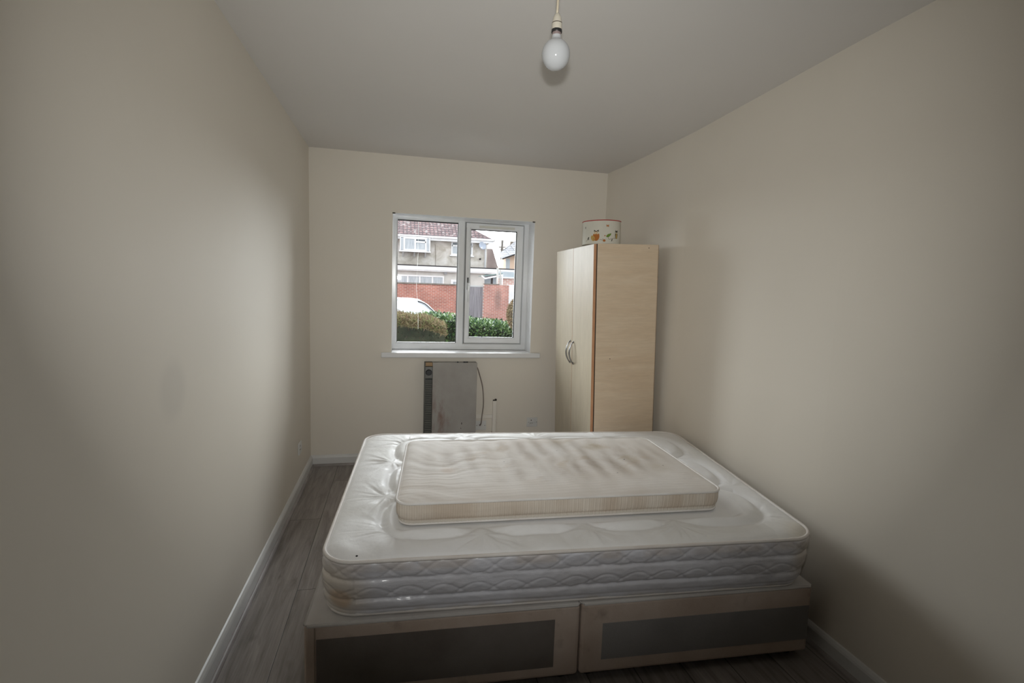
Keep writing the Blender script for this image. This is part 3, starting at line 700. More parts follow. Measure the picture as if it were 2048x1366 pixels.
# ------------------------------------------------------------------ pendant bulb
pd = empty('pendant_light', (1.0865, -2.57, H)); tag(pd, 'white globe bulb in a bare lampholder hanging from the ceiling', 'ceiling light')
m_cordl = mottled('cream_flex', (0.60, 0.53, 0.40), (0.55, 0.48, 0.36), 20, 0.5)
m_hold = mottled('cream_lampholder_plastic', (0.56, 0.52, 0.43), (0.52, 0.48, 0.40), 20, 0.35)
m_opal = mat('opal_bulb_glass', (0.46, 0.47, 0.48), 0.10, 0.5)
BS(m_opal).inputs['Subsurface Weight'].default_value = 0.0
MB().lathe([(0.0, 0.0), (0.048, 0.0), (0.048, -0.006), (0.040, -0.018), (0.012, -0.024), (0, -0.024)], n=40).build('ceiling_rose', m_hold, pd, smooth=True)
MB().tube([(0, 0, -0.02), (0.0005, 0, -0.08), (0.0, 0, -0.165), (-0.001, 0, -0.190)], 0.0034, 10).build('flex', m_cordl, pd, smooth=True)
lh = MB().lathe([(0.0, -0.184), (0.004, -0.184), (0.0075, -0.188), (0.0115, -0.196), (0.0135, -0.205), (0.0142, -0.2105), (0.0136, -0.211), (0.0136, -0.2125), (0.0150, -0.213), (0.0150, -0.229), (0.0148, -0.2300), (0.0, -0.2300)], n=36).build('lampholder', m_hold, pd, smooth=False)
MB().lathe([(0.0137, -0.2107), (0.0145, -0.2107), (0.0145, -0.2130), (0.0137, -0.2130)], n=36).build('joint_line', m_gap, lh)
MB().lathe([(0, -0.2295), (0.0152, -0.2295), (0.0155, -0.2355), (0.0150, -0.2372), (0, -0.2372)], n=36).build('skirt_ring', m_black, lh, smooth=False)
zc = 2.1045 - H; R0 = 0.0412
prof = [(0.0, -0.2440), (0.0130, -0.2440)]
prof = [(0.0128, -0.2370), (0.0128, -0.2445), (0.0134, -0.2450), (0.0136, -0.2520)]
a0 = math.asin(0.0138 / R0 * 1.25)
pts_ = []
for i in range(26):
    a = a0 + (PI - a0) * i / 25; pts_.append((R0 * math.sin(a), zc - 0.002 + R0 * 1.05 * math.cos(a)))
pts_[-1] = (0.0, pts_[-1][1])
bulb = MB().lathe(prof[2:] + pts_, n=48).build('bulb', m_opal, pd, smooth=True)
MB().lathe([(0, -0.2368), (0.0128, -0.2368), (0.0128, -0.2450), (0, -0.2450)], n=32).build('bulb_cap', mat('brass_cap', (0.42, 0.33, 0.32), 0.35, 0.5, 0.6), bulb)

# ------------------------------------------------------------------ heater standing on end under the window
m_steel = mat('grey_dented_steel', (0.36, 0.34, 0.315), 0.6, 0.3)
def _steel():
    m = m_steel; v = coords(m); c = ramp(m, noise_n(m, v, 6, 4), [(0.3, (0.34, 0.32, 0.295)), (0.7, (0.41, 0.395, 0.37))])
    p = noise_n(m, coords(m, (1.6, 1, 0.6)), 8, 5, 0.65)
    low = mth(m, 'MULTIPLY', ramp(m, p, [(0.42, (0,) * 3), (0.66, (1,) * 3)]), spot(m, v, (0.10, 0, 0.30), 0.36, 0.7, (2.0, 1, 0.8)))
    c = mix(m, mth(m, 'MULTIPLY', low, 0.85), c, (0.22, 0.13, 0.10))
    for (x, z, r) in ((0.30, 0.33, 0.008), (0.295, 0.29, 0.005), (0.29, 0.24, 0.004)): c = mix(m, mth(m, 'MULTIPLY', spot(m, v, (x, 0, z), r, 0.4, (1.6, 0.0, 0.7)), 0.8), c, (0.05, 0.04, 0.035))
    L(m, c, BS(m).inputs['Base Color']); bump(m, noise_n(m, v, 5, 2), 0.15, 0.02)
_steel()
ht = empty('electric_heater', (0.857, -0.012, 0.0)); tag(ht, 'grey metal electric heater standing on its end against the wall under the window', 'heater')
HB = 0.822
MB().box(0.062, 0.415, -0.085, 0.0, 0.0, HB).build('casing', m_steel, ht, 0.003)
m_gd = mottled('dark_grey_grille_metal', (0.055, 0.058, 0.052), (0.10, 0.10, 0.09), 9, 0.5)
gr = MB().box(0.0, 0.006, -0.085, 0.0, 0.0, HB).box(0.006, 0.0615, -0.035, 0.0, 0.0, HB).build('grille_channel', m_gd, ht)
b = MB()
for i in range(46):
    z = 0.02 + i * 0.0145
    b.box(0.006, 0.060, -0.072, -0.066, z, z + 0.006)
b.build('grille_slats', mottled('grille_bar_metal', (0.20, 0.20, 0.17), (0.14, 0.14, 0.12), 9, 0.45, 0.5), gr)
MB().box(0.006, 0.0605, -0.080, -0.030, 0.700, 0.790).build('control_plate', mat('grey_control_plate', (0.17, 0.17, 0.16), 0.5), ht)
MB().lathe([(0, 0), (0.024, 0), (0.024, 0.006), (0.020, 0.018), (0, 0.018)], n=32, M=Matrix.Translation((0.033, -0.080, 0.745)) @ Matrix.Rotation(PI / 2, 4, 'X')).build('control_knob', m_black, ht, smooth=False)
MB().box(0.002, 0.0605, -0.083, -0.005, 0.795, HB - 0.001).build('end_cap', mat('tan_end_cap', (0.36, 0.24, 0.13), 0.6), ht, 0.002)
for x0, w in ((0.255, 0.010), (0.305, 0.016), (0.325, 0.016)): MB().box(x0, x0 + w, -0.080, -0.06, HB, HB + 0.009).build('fixing_clip', m_black, ht, 0.001)
m_cable = mottled('grey_brown_cable', (0.22, 0.18, 0.155), (0.28, 0.24, 0.21), 10, 0.5)
def cat(P, n=8):
    P = [Vector(p) for p in P]; out = []
    Q = [P[0]] + P + [P[-1]]
    for i in range(1, len(Q) - 2):
        for k in range(n):
            t = k / n; a, b_, c, d_ = Q[i - 1], Q[i], Q[i + 1], Q[i + 2]
            out.append(0.5 * ((2 * b_) + (-a + c) * t + (2 * a - 5 * b_ + 4 * c - d_) * t * t + (-a + 3 * b_ - 3 * c + d_) * t ** 3))
    return out + [P[-1]]
MB().tube(cat([(0.412, -0.04, 0.785), (0.425, -0.045, 0.77), (0.445, -0.04, 0.71), (0.468, -0.035, 0.63), (0.480, -0.03, 0.54), (0.482, -0.03, 0.46), (0.474, -0.03, 0.38), (0.468, -0.028, 0.315), (0.463, -0.012, 0.292)]), 0.005, 8).build('power_cable', m_cable, ht, smooth=True)

# ------------------------------------------------------------------ sockets and trunking
def plate(name, loc, rz, label, group, cat_, single=True, M=None):
    t = empty(name, loc, rz); tag(t, label, cat_, group)
    w = 0.046 if single else 0.075
    MB().box(-w, w, -0.010, 0.0, -0.040, 0.040).build('face_plate', m_sock, t, 0.003)
    return t
def socket_bits(t):
    for (x0, x1, z0, z1) in ((-0.012, -0.006, 0.012, 0.022), (-0.020, -0.013, -0.010, -0.005), (-0.004, 0.003, -0.010, -0.005)):
        MB().box(x0, x1, -0.0108, -0.009, z0, z1).build('pin_hole', m_gap, t)
    for (x0, x1, z0, z1) in ((-0.034, -0.030, -0.003, 0.001), (0.036, 0.040, -0.003, 0.003)): MB().box(x0, x1, -0.0108, -0.009, z0, z1).build('screw', m_gap, t)
    MB().box(0.010, 0.026, -0.014, -0.009, -0.006, 0.022).build('rocker_switch', m_sock, t, 0.002)
s1 = plate('wall_socket', (1.768, 0.0, 0.302), 0, 'white single wall socket between the trunking and the wardrobe', None, 'socket'); socket_bits(s1)
s2 = plate('cable_outlet', (1.328, 0.0, 0.285), 0, 'white outlet plate beside the grey heater with its cable running in', None, 'outlet')
for x0 in (-0.036, 0.031): MB().box(x0, x0 + 0.005, -0.0108, -0.009, -0.002, 0.003).build('screw', m_gap, s2)
MB().lathe([(0, 0), (0.008, 0), (0.006, 0.006), (0, 0.006)], n=16, M=Matrix.Translation((-0.006, -0.010, 0.004)) @ Matrix.Rotation(PI / 2, 4, 'X')).build('cable_entry', m_cable, s2)
s3 = plate('wall_socket', (0.0, -0.475, 0.292), PI / 2, 'white wall socket low on the left wall near the back corner', None, 'socket'); socket_bits(s3)
m_trunk = mottled('painted_trunking', (0.84, 0.80, 0.73), (0.80, 0.76, 0.69), 6, 0.45)
tk = empty('cable_trunking', (1.437, 0, 0)); tag(tk, 'wall coloured cable trunking rising from the floor beside the outlet plate', 'trunking')
MB().box(-0.014, 0.016, -0.020, 0, 0.082, 0.492).build('upright_run', m_trunk, tk, 0.0015)
MB().box(-0.162, -0.0145, -0.009, 0, 0.345, 0.378).build('side_run', m_trunk, tk, 0.0015)
MB().box(-0.012, 0.018, -0.016, -0.001, 0.492, 0.500).box(0.004, 0.018, -0.018, -0.001, 0.497, 0.507).build('broken_end', m_grime, tk)
MB().box(-0.015, 0.017, -0.0155, -0.0, 0.20, 0.232).build('tan_clip', mat('tan_clip', (0.45, 0.33, 0.22), 0.6), tk)


# ================================================================== outside
GZ = -0.40
m_ground = mottled('grey_asphalt', (0.10, 0.10, 0.10), (0.14, 0.14, 0.135), 3, 0.9, 0.2, 60, 0.3)
o = MB().box(-60, 60, 0.31, 90, GZ - 0.1, GZ).build('ground', m_ground); tag(o, kind='structure')

def brickmat(name, c1, c2, mort, bw=0.225, rh=0.075, ms=0.010, stain=None):
    m = mat(name, c1, 0.85, 0.2); v = coords(m); s = sepxyz(m, v); cb = N(m, 'ShaderNodeCombineXYZ'); L(m, s[0], cb.inputs[0]); L(m, s[2], cb.inputs[1])
    b = N(m, 'ShaderNodeTexBrick'); b.inputs['Scale'].default_value = 1; b.inputs['Brick Width'].default_value = bw; b.inputs['Row Height'].default_value = rh; b.inputs['Mortar Size'].default_value = ms
    b.inputs['Color1'].default_value = (*c1, 1); b.inputs['Color2'].default_value = (*c2, 1); b.inputs['Mortar'].default_value = (*mort, 1); L(m, cb.outputs[0], b.inputs[0])
    c = mix(m, 1.0, b.outputs[0], ramp(m, noise_n(m, v, 1.2, 5), [(0.3, (0.80,) * 3), (0.7, (1.15,) * 3)]), 'MULTIPLY')
    if stain: c = mix(m, mth(m, 'MULTIPLY', spot(m, v, stain, 0.6, 0.8, (2.2, 0.0, 0.7)), 0.6), c, (0.16, 0.12, 0.11))
    L(m, c, BS(m).inputs['Base Color']); return m
m_brick = brickmat('red_brick', (0.47, 0.17, 0.13), (0.36, 0.135, 0.11), (0.50, 0.37, 0.32), ms=0.010)
m_brick2 = brickmat('red_brick_with_dark_stain', (0.50, 0.22, 0.18), (0.38, 0.165, 0.14), (0.52, 0.41, 0.37), ms=0.010, stain=(5.55, 0, 0.9))
m_brick3 = brickmat('pale_pink_brick', (0.55, 0.36, 0.32), (0.48, 0.24, 0.21), (0.62, 0.56, 0.52), 0.3, 0.11, 0.02)
m_coping = mottled('weathered_coping', (0.16, 0.13, 0.11), (0.24, 0.20, 0.17), 6, 0.9)
m_render = mat('stained_grey_render', (0.42, 0.38, 0.34), 0.9, 0.1)
def _rend():
    m = m_render; v = coords(m); f = noise_n(m, coords(m, (1, 1, 1.3)), 0.9, 6, 0.6, 0.6)
    c = ramp(m, f, [(0.28, (0.34, 0.30, 0.255)), (0.46, (0.53, 0.49, 0.445)), (0.62, (0.66, 0.63, 0.60))])
    c = mix(m, ramp(m, noise_n(m, v, 3.5, 5), [(0.52, (0,) * 3), (0.68, (0.45,) * 3)]), c, (0.36, 0.33, 0.26)); L(m, c, BS(m).inputs['Base Color'])
_rend()
m_render2 = mottled('pale_render', (0.50, 0.485, 0.46), (0.60, 0.585, 0.56), 1.5, 0.9, 0.1)
m_wtrim = mottled('white_painted_trim', (0.80, 0.80, 0.82), (0.72, 0.72, 0.73), 3, 0.4)
def tilemat(name, c1, c2, c3, tw, th):
    m = mat(name, c1, 0.8, 0.2); v = coords(m); s = sepxyz(m, v); cb = N(m, 'ShaderNodeCombineXYZ'); L(m, s[0], cb.inputs[0]); L(m, s[2], cb.inputs[1])
    b = N(m, 'ShaderNodeTexBrick', offset=0.0); b.inputs['Scale'].default_value = 1; b.inputs['Brick Width'].default_value = tw; b.inputs['Row Height'].default_value = th; b.inputs['Mortar Size'].default_value = 0.03
    b.inputs['Color1'].default_value = (*c1, 1); b.inputs['Color2'].default_value = (*c2, 1); b.inputs['Mortar'].default_value = (*c3, 1); L(m, cb.outputs[0], b.inputs[0])
    c = mix(m, 1.0, b.outputs[0], ramp(m, noise_n(m, v, 0.8, 5), [(0.3, (0.80,) * 3), (0.7, (1.25,) * 3)]), 'MULTIPLY')
    c = mix(m, ramp(m, noise_n(m, v, 5, 3), [(0.56, (0,) * 3), (0.68, (0.55,) * 3)]), c, (0.46, 0.44, 0.43))
    L(m, c, BS(m).inputs['Base Color']); return m
m_roof = tilemat('plum_brown_roof_tiles', (0.20, 0.125, 0.125), (0.145, 0.10, 0.105), (0.06, 0.045, 0.05), 0.24, 0.165)
m_roof2 = tilemat('pale_slate_roof', (0.20, 0.205, 0.225), (0.17, 0.175, 0.195), (0.09, 0.09, 0.10), 0.6, 0.22)
m_roof3 = mottled('brown_roof', (0.22, 0.17, 0.16), (0.32, 0.27, 0.255), 1.2, 0.9)
m_mattblack = mottled('matt_black_outdoor', (0.03, 0.026, 0.028), (0.05, 0.045, 0.045), 3, 0.9)
m_net = mottled('net_curtain', (0.34, 0.38, 0.42), (0.52, 0.55, 0.58), 3.5, 0.35, 0.5, sc=(9, 1, 0.6))
m_dkglass = mat('dark_window_glass', (0.10, 0.12, 0.14), 0.1, 0.6)

def win_unit(parent, x0, x1, z0, z1, y, cols, fw=0.07, name='window', top=0.0):
    """cols: fractions; each pane is a child of the frame"""
    b = MB(); yf = y - 0.05
    b.box(x0, x1, yf, y + 0.02, z0, z0 + fw); b.box(x0, x1, yf, y + 0.02, z1 - fw, z1)
    xs = [x0 + (x1 - x0) * c for c in cols]
    for i, x in enumerate(xs):
        w0 = x - (0 if i == 0 else fw / 2); w1 = x + (0 if i == len(xs) - 1 else fw / 2)
        if i == 0: w1 = x + fw
        if i == len(xs) - 1: w0 = x - fw
        b.box(w0, w1, yf, y + 0.02, z0 + fw, z1 - fw)
    panes = []
    for i in range(len(xs) - 1):
        a = xs[i] + fw * 0.5; c = xs[i + 1] - fw * 0.5
        if top and i in top[1]:
            zt = z1 - fw - (z1 - z0) * top[0]; b.box(a, c, yf, y + 0.02, zt - 0.05, zt + 0.05)
            panes.append((a, c, zt + 0.05, z1 - fw, 1)); panes.append((a, c, z0 + fw, zt - 0.05, 0))
        else: panes.append((a, c, z0 + fw, z1 - fw, 0))
    b.box(x0 - 0.08, x1 + 0.08, yf - 0.06, y + 0.02, z0 - 0.07, z0)
    f = b.build(name, m_wtrim, parent)
    for (a, c, p, q, d) in panes: MB().box(a, c, y - 0.02, y - 0.005, p, q).build('pane', m_dkglass if d else m_net, f)
    return f

HY = 29.0
hs = empty('house', (0, HY, GZ)); tag(hs, 'grey rendered two storey house with plum tiled hipped roof across the road', 'house')
HM = Matrix.Identity(4)
def hset(root):
    bpy.context.view_layer.update(); inv = root.matrix_world.inverted()
    for c in root.children: c.matrix_parent_inverse = inv
HX0, HX1, ZE = -7.0, 6.32, 4.42
MB().box(HX0, HX1, HY, HY + 7, GZ, ZE).build('wall', m_render, hs)
# hipped roof, eaves overhanging by 0.35, 35 degree pitch
ex, ey = 0.38, 0.38; x0, x1, y0, y1 = HX0 - ex, HX1 + ex, HY - ey, HY + 7 + ey; hd = (y1 - y0) / 2; rz = ZE + 0.10 + hd * 0.62
b = MB(); A, B_, C_, D_ = (x0, y0, ZE + 0.10), (x1, y0, ZE + 0.10), (x1, y1, ZE + 0.10), (x0, y1, ZE + 0.10); E_, F2 = (x0 + hd, y0 + hd, rz), (x1 - hd, y0 + hd, rz)
b.poly([A, B_, F2, E_]).poly([B_, C_, F2]).poly([C_, D_, E_, F2]).poly([D_, A, E_]).poly([A, D_, C_, B_]); b.build('roof', m_roof, hs)
b = MB().box(x0, x1, y0 - 0.10, y0 + 0.02, ZE + 0.02, ZE + 0.13).box(x0 + 0.05, x1 - 0.05, y0 + 0.02, y0 + 0.05, ZE - 0.14, ZE + 0.02).box(x1 - 0.02, x1 + 0.1, y0 - 0.1, y1, ZE + 0.02, ZE + 0.13)
b.box(x0 + 0.05, x1 - 0.05, y0 + 0.05, HY + 0.01, ZE - 0.04, ZE + 0.02); b.build('gutter_and_fascia', m_wtrim, hs)
MB().tube([(HX1 - 0.12, y0 + 0.0, ZE + 0.05), (HX1 - 0.12, HY - 0.06, ZE - 0.25), (HX1 - 0.12, HY - 0.06, GZ)], 0.055, 8).build('downpipe', m_wtrim, hs, smooth=True)
# oriel window
bw = empty('bay_window', (0, 0, 0)); bw.parent = hs
bx = MB().box(0.72, 2.66, HY - 0.5, HY, 3.50, 3.58).box(0.76, 2.62, HY - 0.48, HY, 4.38, 4.46)
for x in (0.76, 2.56): bx.box(x, x + 0.06, HY - 0.5, HY - 0.44, 3.58, 4.38); bx.box(x, x + 0.06, HY - 0.05, HY, 3.58, 4.38)
bx.build('bay_box', m_wtrim, bw)
def side_pane(x): MB().box(x + 0.02, x + 0.04, HY - 0.44, HY - 0.05, 3.58, 4.38).build('side_pane', m_net, bw)
side_pane(0.76); side_pane(2.56)
f = win_unit(bw, 0.98, 2.40, 3.57, 4.40, HY - 0.46, (0, 0.50, 1), 0.10, 'bay_front', top=(0.20, (1,)))
for (a, c) in ((0.80, 0.98), (2.40, 2.58)): MB().box(a, c, HY - 0.47, HY - 0.45, 3.60, 4.36).build('splayed_pane', m_net, bw)
for x in (0.96, 1.66, 2.34):
    MB().prism([(HY - 0.42, 3.50), (HY, 3.50), (HY, 3.22), (HY - 0.06, 3.22)], x - 0.04, 'x', 0.08).build('bracket', m_wtrim, bw)
win_unit(hs, 3.98, 5.38, 3.46, 4.34, HY, (0, 0.5, 1), 0.09, 'window', top=(0.22, (0, 1)))
MB().lathe([(0, 0), (0.06, 0), (0.06, 0.12), (0, 0.12)], n=14, M=Matrix.Translation((5.87, HY, 3.28)) @ Matrix.Rotation(PI / 2, 4, 'X')).build('wall_vent', m_mattblack, hs)
MB().tube([(2.95, HY - 0.03, 4.1), (2.99, HY - 0.05, 3.55), (3.0, HY - 0.05, 2.7)], 0.012, 6).build('wall_cable', m_coping, hs)
# flat roofed front extension
XY = 27.2
MB().box(-7.0, 5.9, XY, HY, GZ, 2.30).build('extension_wall', m_render2, hs)
MB().box(-7.2, 8.3, XY - 0.25, HY + 0.3, 2.56, 2.66).build('flat_roof', m_mattblack, hs)  # black front edge paints in the shadow strip along the roof edge
MB().box(-7.2, 8.3, XY - 0.30, XY - 0.25, 2.37, 2.585).box(-7.2, 8.3, XY - 0.25, XY, 2.30, 2.38).build('roof_fascia', m_wtrim, hs)
win_unit(hs, 0.10, 3.40, 1.2, 2.05, XY, (0, 0.345, 0.56, 0.79, 1), 0.08, 'window')
win_unit(hs, 3.82, 4.55, GZ + 0.1, 1.86, XY, (0, 1), 0.13, 'glazed_door')
MB().box(3.40, 3.58, XY - 0.16, XY, 2.16, 2.28).build('wall_lamp', mat('grey_lamp_housing', (0.3, 0.3, 0.31), 0.5), hs)
MB().box(5.95, 8.3, XY + 0.6, XY + 0.8, GZ, 2.30).build('side_store_wall', mottled('pale_blue_board', (0.36, 0.42, 0.47), (0.42, 0.47, 0.51), 2, 0.7), hs)
hset(hs)
def bake(o, root):  # children of a child stay put too
    pass
dish = empty('satellite_dish', (5.93, HY, 4.10)); tag(dish, 'pale grey satellite dish on the corner of the rendered house', 'satellite dish')
Md = Matrix.Translation((0, -0.38, 0)) @ Matrix.Rotation(math.radians(75), 4, 'X') @ Matrix.Rotation(0.3, 4, 'Y')
MB().lathe([(0.0, 0.0), (0.10, 0.008), (0.20, 0.035), (0.255, 0.06), (0.255, 0.068), (0.20, 0.045), (0.0, 0.01)], n=28, M=Md).build('reflector', mat('pale_blue_grey_metal', (0.36, 0.40, 0.48), 0.6), dish, smooth=True)
MB().tube([(0, -0.35, -0.02), (0, -0.15, -0.05), (0, -0.0, -0.05)], 0.025, 8).build('wall_arm', m_wtrim, dish)
MB().tube([(0, -0.36, -0.2), (-0.1, -0.75, -0.15)], 0.015, 8).box(-0.14, -0.06, -0.82, -0.72, -0.19, -0.11).build('feed_arm', m_wtrim, dish)

# neighbours further off
n2 = empty('neighbouring_house', (12, 40, GZ)); tag(n2, 'peach rendered house with pale slate roof at the right behind the pole', 'house')
m_peach = mottled('peach_render', (0.62, 0.45, 0.34), (0.68, 0.51, 0.40), 1.5, 0.9)
MB().prism([(10.0, GZ), (15.5, GZ), (15.5, 5.2), (11.3, 4.65), (10.0, 4.05)], 40.0, 'y', 4.2).build('wall', m_peach, n2)
b = MB(); b.poly([(9.45, 39.6, 4.0), (11.4, 39.6, 4.78), (15.8, 39.6, 5.5), (15.8, 44, 8.6), (13.2, 44, 7.4), (10.1, 42, 4.9)]); b.poly([(9.45, 39.6, 3.95), (10.1, 44.3, 4.8), (13.2, 44.3, 7.30), (15.8, 44.3, 8.5), (15.8, 39.6, 5.4), (11.4, 39.6, 4.7)]); b.build('roof', m_roof2, n2, fix=False)
MB().tube([(9.5, 39.55, 3.98), (11.4, 39.55, 4.72), (15.8, 39.55, 5.4)], 0.07, 6).build('gutter', m_mattblack, n2)
MB().tube([(10.75, 39.55, 4.45), (10.78, 39.7, 4.15), (10.95, 39.93, 4.0), (11.0, 39.93, 3.0)], 0.05, 6).build('downpipe', m_mattblack, n2)
MB().box(10.95, 11.6, 43, 43.6, 5.0, 5.85).build('chimney', m_coping, n2)
MB().box(9.9, 10.25, 39.9, 40.02, GZ, 4.05).build('corner_board', mat('pale_grey_board', (0.42, 0.45, 0.48), 0.7), n2)
hset(n2)
n3 = empty('rear_house', (7, 37, GZ)); tag(n3, 'brown sloping roof of the house showing behind the corner of the grey one', 'house')
b = MB(); b.prism([(4.0, 2.2), (8.95, 2.2), (8.15, 4.60), (6.0, 4.60), (6.0, 2.2)][1:], 37, 'y', 6); b.build('roof', m_roof3, n3)
MB().box(6.2, 8.7, 37.3, 42.5, GZ, 2.2).build('wall', m_render2, n3); hset(n3)
pl_ = empty('utility_pole', (10.7, 46, GZ)); tag(pl_, 'tall wooden utility pole with crossarms between the houses', 'pole')
m_pole = mottled('grey_brown_pole_wood', (0.11, 0.10, 0.09), (0.15, 0.14, 0.13), 6, 0.9)
MB().tube([(0, 0, 0), (0.05, 0, 6.6)], [0.20, 0.13], 10).build('shaft', m_pole, pl_, smooth=True)
MB().box(-0.32, 0.42, -0.05, 0.05, 5.85, 5.97).build('crossarm', m_pole, pl_); MB().box(-0.25, 0.35, -0.05, 0.05, 5.62, 5.72).build('crossarm', m_pole, pl_)
MB().box(0.10, 0.34, -0.12, 0.12, 5.05, 5.55).build('junction_box', mat('grey_box', (0.25, 0.25, 0.26), 0.6), pl_)

# walls along the road
gw = MB().box(-12, 3.93, 21, 21.23, GZ, 1.49).build('garden_wall', m_brick); tag(gw, 'long red brick garden wall on the far side of the road', 'wall')
MB().box(-12, 3.95, 20.97, 21.26, 1.49, 1.56).build('coping', m_coping, gw)
gate = empty('wooden_gate', (3.96, 21.05, GZ)); tag(gate, 'grey weathered wooden gate between the two red brick walls', 'gate')
m_gate = mottled('grey_weathered_boards', (0.20, 0.185, 0.20), (0.30, 0.28, 0.30), 2.0, 0.85, 0.2, sc=(9, 1, 0.5))
b = MB()
for i in range(7): b.box(0.0 + i * 0.122, 0.116 + i * 0.122, 0, 0.03, 0.05, 1.86)
b.build('boards', m_gate, gate); MB().box(0, 0.85, 0.03, 0.07, 0.3, 0.4).build('rail', m_gate, gate); MB().box(0, 0.85, 0.03, 0.07, 1.5, 1.6).build('rail', m_gate, gate)
MB().box(-0.02, 0.87, -0.01, 0.05, 1.86, 1.93).build('top_rail', mottled('pale_rail', (0.45, 0.45, 0.46), (0.5, 0.5, 0.5), 3), gate)
gw2 = MB().box(4.84, 6.10, 20.9, 21.2, GZ, 1.60).build('brick_pier', m_brick2); tag(gw2, 'short stained red brick wall to the right of the wooden gate', 'wall')
MB().box(4.82, 5.6, 20.87, 21.23, 1.60, 1.64).build('coping', m_coping, gw2)
gg = empty('garage', (7.6, 24.6, GZ)); tag(gg, 'white garage door under pale pink brick and blue boarding at right', 'garage')
MB().box(6.4, 9.4, 25.0, 25.3, GZ, 2.03).build('brick_front', m_brick3, gg)
MB().box(6.4, 9.4, 24.9, 25.3, 2.08, 2.40).build('blue_board', mottled('pale_blue_board', (0.36, 0.42, 0.47), (0.42, 0.47, 0.51), 2, 0.7), gg)
MB().box(6.4, 9.4, 24.86, 25.3, 2.02, 2.09).build('white_lintel', m_wtrim, gg)
b = MB().box(6.86, 9.2, 24.93, 25.0, GZ, 1.66)
for i in range(6): b.box(6.95, 9.1, 24.915, 24.93, GZ + 0.10 + i * 0.33, GZ + 0.37 + i * 0.33)
b.build('garage_door', m_wtrim, gg); hset(gg)
cn = empty('lean_to_canopy', (5.5, 23, GZ)); tag(cn, 'small green glazed canopy on white posts above the short brick wall', 'canopy')
m_cangl = mat('green_glazing', (0.13, 0.22, 0.20), 0.2, 0.5)
MB().prism([(4.98, 2.06), (6.10, 2.24), (6.10, 2.20), (4.98, 2.02)], 22.6, 'y', 1.2).build('glazing', m_cangl, cn)
MB().prism([(4.95, 2.02), (5.15, 1.88), (6.12, 2.10), (6.12, 2.18), (5.16, 1.96), (4.98, 2.08)], 22.55, 'y', 0.06).build('edge_beam', m_wtrim, cn)
MB().box(5.76, 5.86, 22.5, 22.6, GZ, 2.5).build('post', mottled('pale_grey_post', (0.50, 0.50, 0.49), (0.6, 0.6, 0.58), 3), cn); MB().box(5.93, 5.99, 22.5, 22.6, GZ, 2.4).build('post', mottled('pale_grey_post', (0.42, 0.42, 0.41), (0.5, 0.5, 0.48), 3), cn)
MB().box(5.50, 5.60, 22.7, 22.8, GZ, 2.0).build('dark_post', m_mattblack, cn); MB().box(6.03, 6.10, 22.5, 22.6, GZ, 2.1).build('post', m_wtrim, cn)
hset(cn)

# ------------------------------------------------------------------ parked car
car = empty('car', (0.52, 9.6, GZ)); tag(car, 'pale silver car parked in the road behind the clipped brown hedge', 'car')
m_carp = mat('silver_car_paint', (0.55, 0.57, 0.62), 0.25, 0.6, 0.3); m_carg = mat('car_window_glass', (0.80, 0.88, 0.95), 0.05, 0.8, 0.85)
def cary(z):      # half width at height z (above the road)
    return 0.86 if z < 0.95 else 0.86 - (z - 0.95) * 0.42
body = [(-2.15, 0.28), (2.10, 0.28), (2.18, 0.55), (2.05, 0.78), (1.30, 0.96), (0.98, 1.04), (-1.85, 1.02), (-2.15, 0.85)]
MB().prism(body, -0.86, 'y', 1.72).build('body', m_carp, car, 0.05, segs=3)
gh = [(1.20, 1.00), (1.08, 1.16), (0.88, 1.355), (0.70, 1.45), (0.45, 1.485), (-0.9, 1.475), (-1.45, 1.40), (-1.95, 1.00)]
b = MB(); n_ = len(gh)
for sg in (-1, 1): b.v += [(x, sg * cary(z), z) for x, z in gh]
b.f.append(list(range(n_))[::-1]); b.f.append(list(range(n_, 2 * n_))); b.m += [0, 0]
for i in range(n_):
    j = (i + 1) % n_; b.f.append([i, j, n_ + j, n_ + i]); b.m.append(0)
b.build('cabin', m_carp, car, 0.02)
gi = [(1.02, 1.03), (0.90, 1.19), (0.72, 1.33), (0.58, 1.40), (0.2, 1.43), (0.2, 1.03)]; gj = [(0.13, 1.03), (0.13, 1.43), (-0.85, 1.42), (-1.25, 1.36), (-1.65, 1.03)]
for sg in (-1, 1):
    for pts in (gi, gj):
        b = MB(); k = len(pts)
        b.v += [(x, sg * (cary(z) + 0.004), z) for x, z in pts] + [(x, sg * (cary(z) - 0.02), z) for x, z in pts]
        b.f.append(list(range(k))); b.f.append(list(range(k, 2 * k))[::-1]); b.m += [0, 0]
        for i in range(k): b.f.append([i, (i + 1) % k, k + (i + 1) % k, k + i]); b.m.append(0)
        b.build('side_window', m_carg, car)
b = MB(); b.tube([(1.14, -0.865, 1.05), (1.00, -0.80, 1.21), (0.80, -0.72, 1.38), (0.62, -0.68, 1.44)], 0.014, 6).build('door_seal', m_black, car, smooth=True)
MB().box(0.98, 1.16, -1.05, -0.87, 1.05, 1.17).build('wing_mirror', m_black, car, 0.03)
for wx in (-1.35, 1.35):
    for sg in (-1, 1):
        w = MB().lathe([(0, -0.1), (0.20, -0.1), (0.31, -0.09), (0.32, 0), (0.31, 0.09), (0.20, 0.1), (0, 0.1)], n=28, M=Matrix.Translation((wx, sg * 0.80, 0.32)) @ Matrix.Rotation(PI / 2, 4, 'X')).build('wheel', m_black, car, smooth=True)

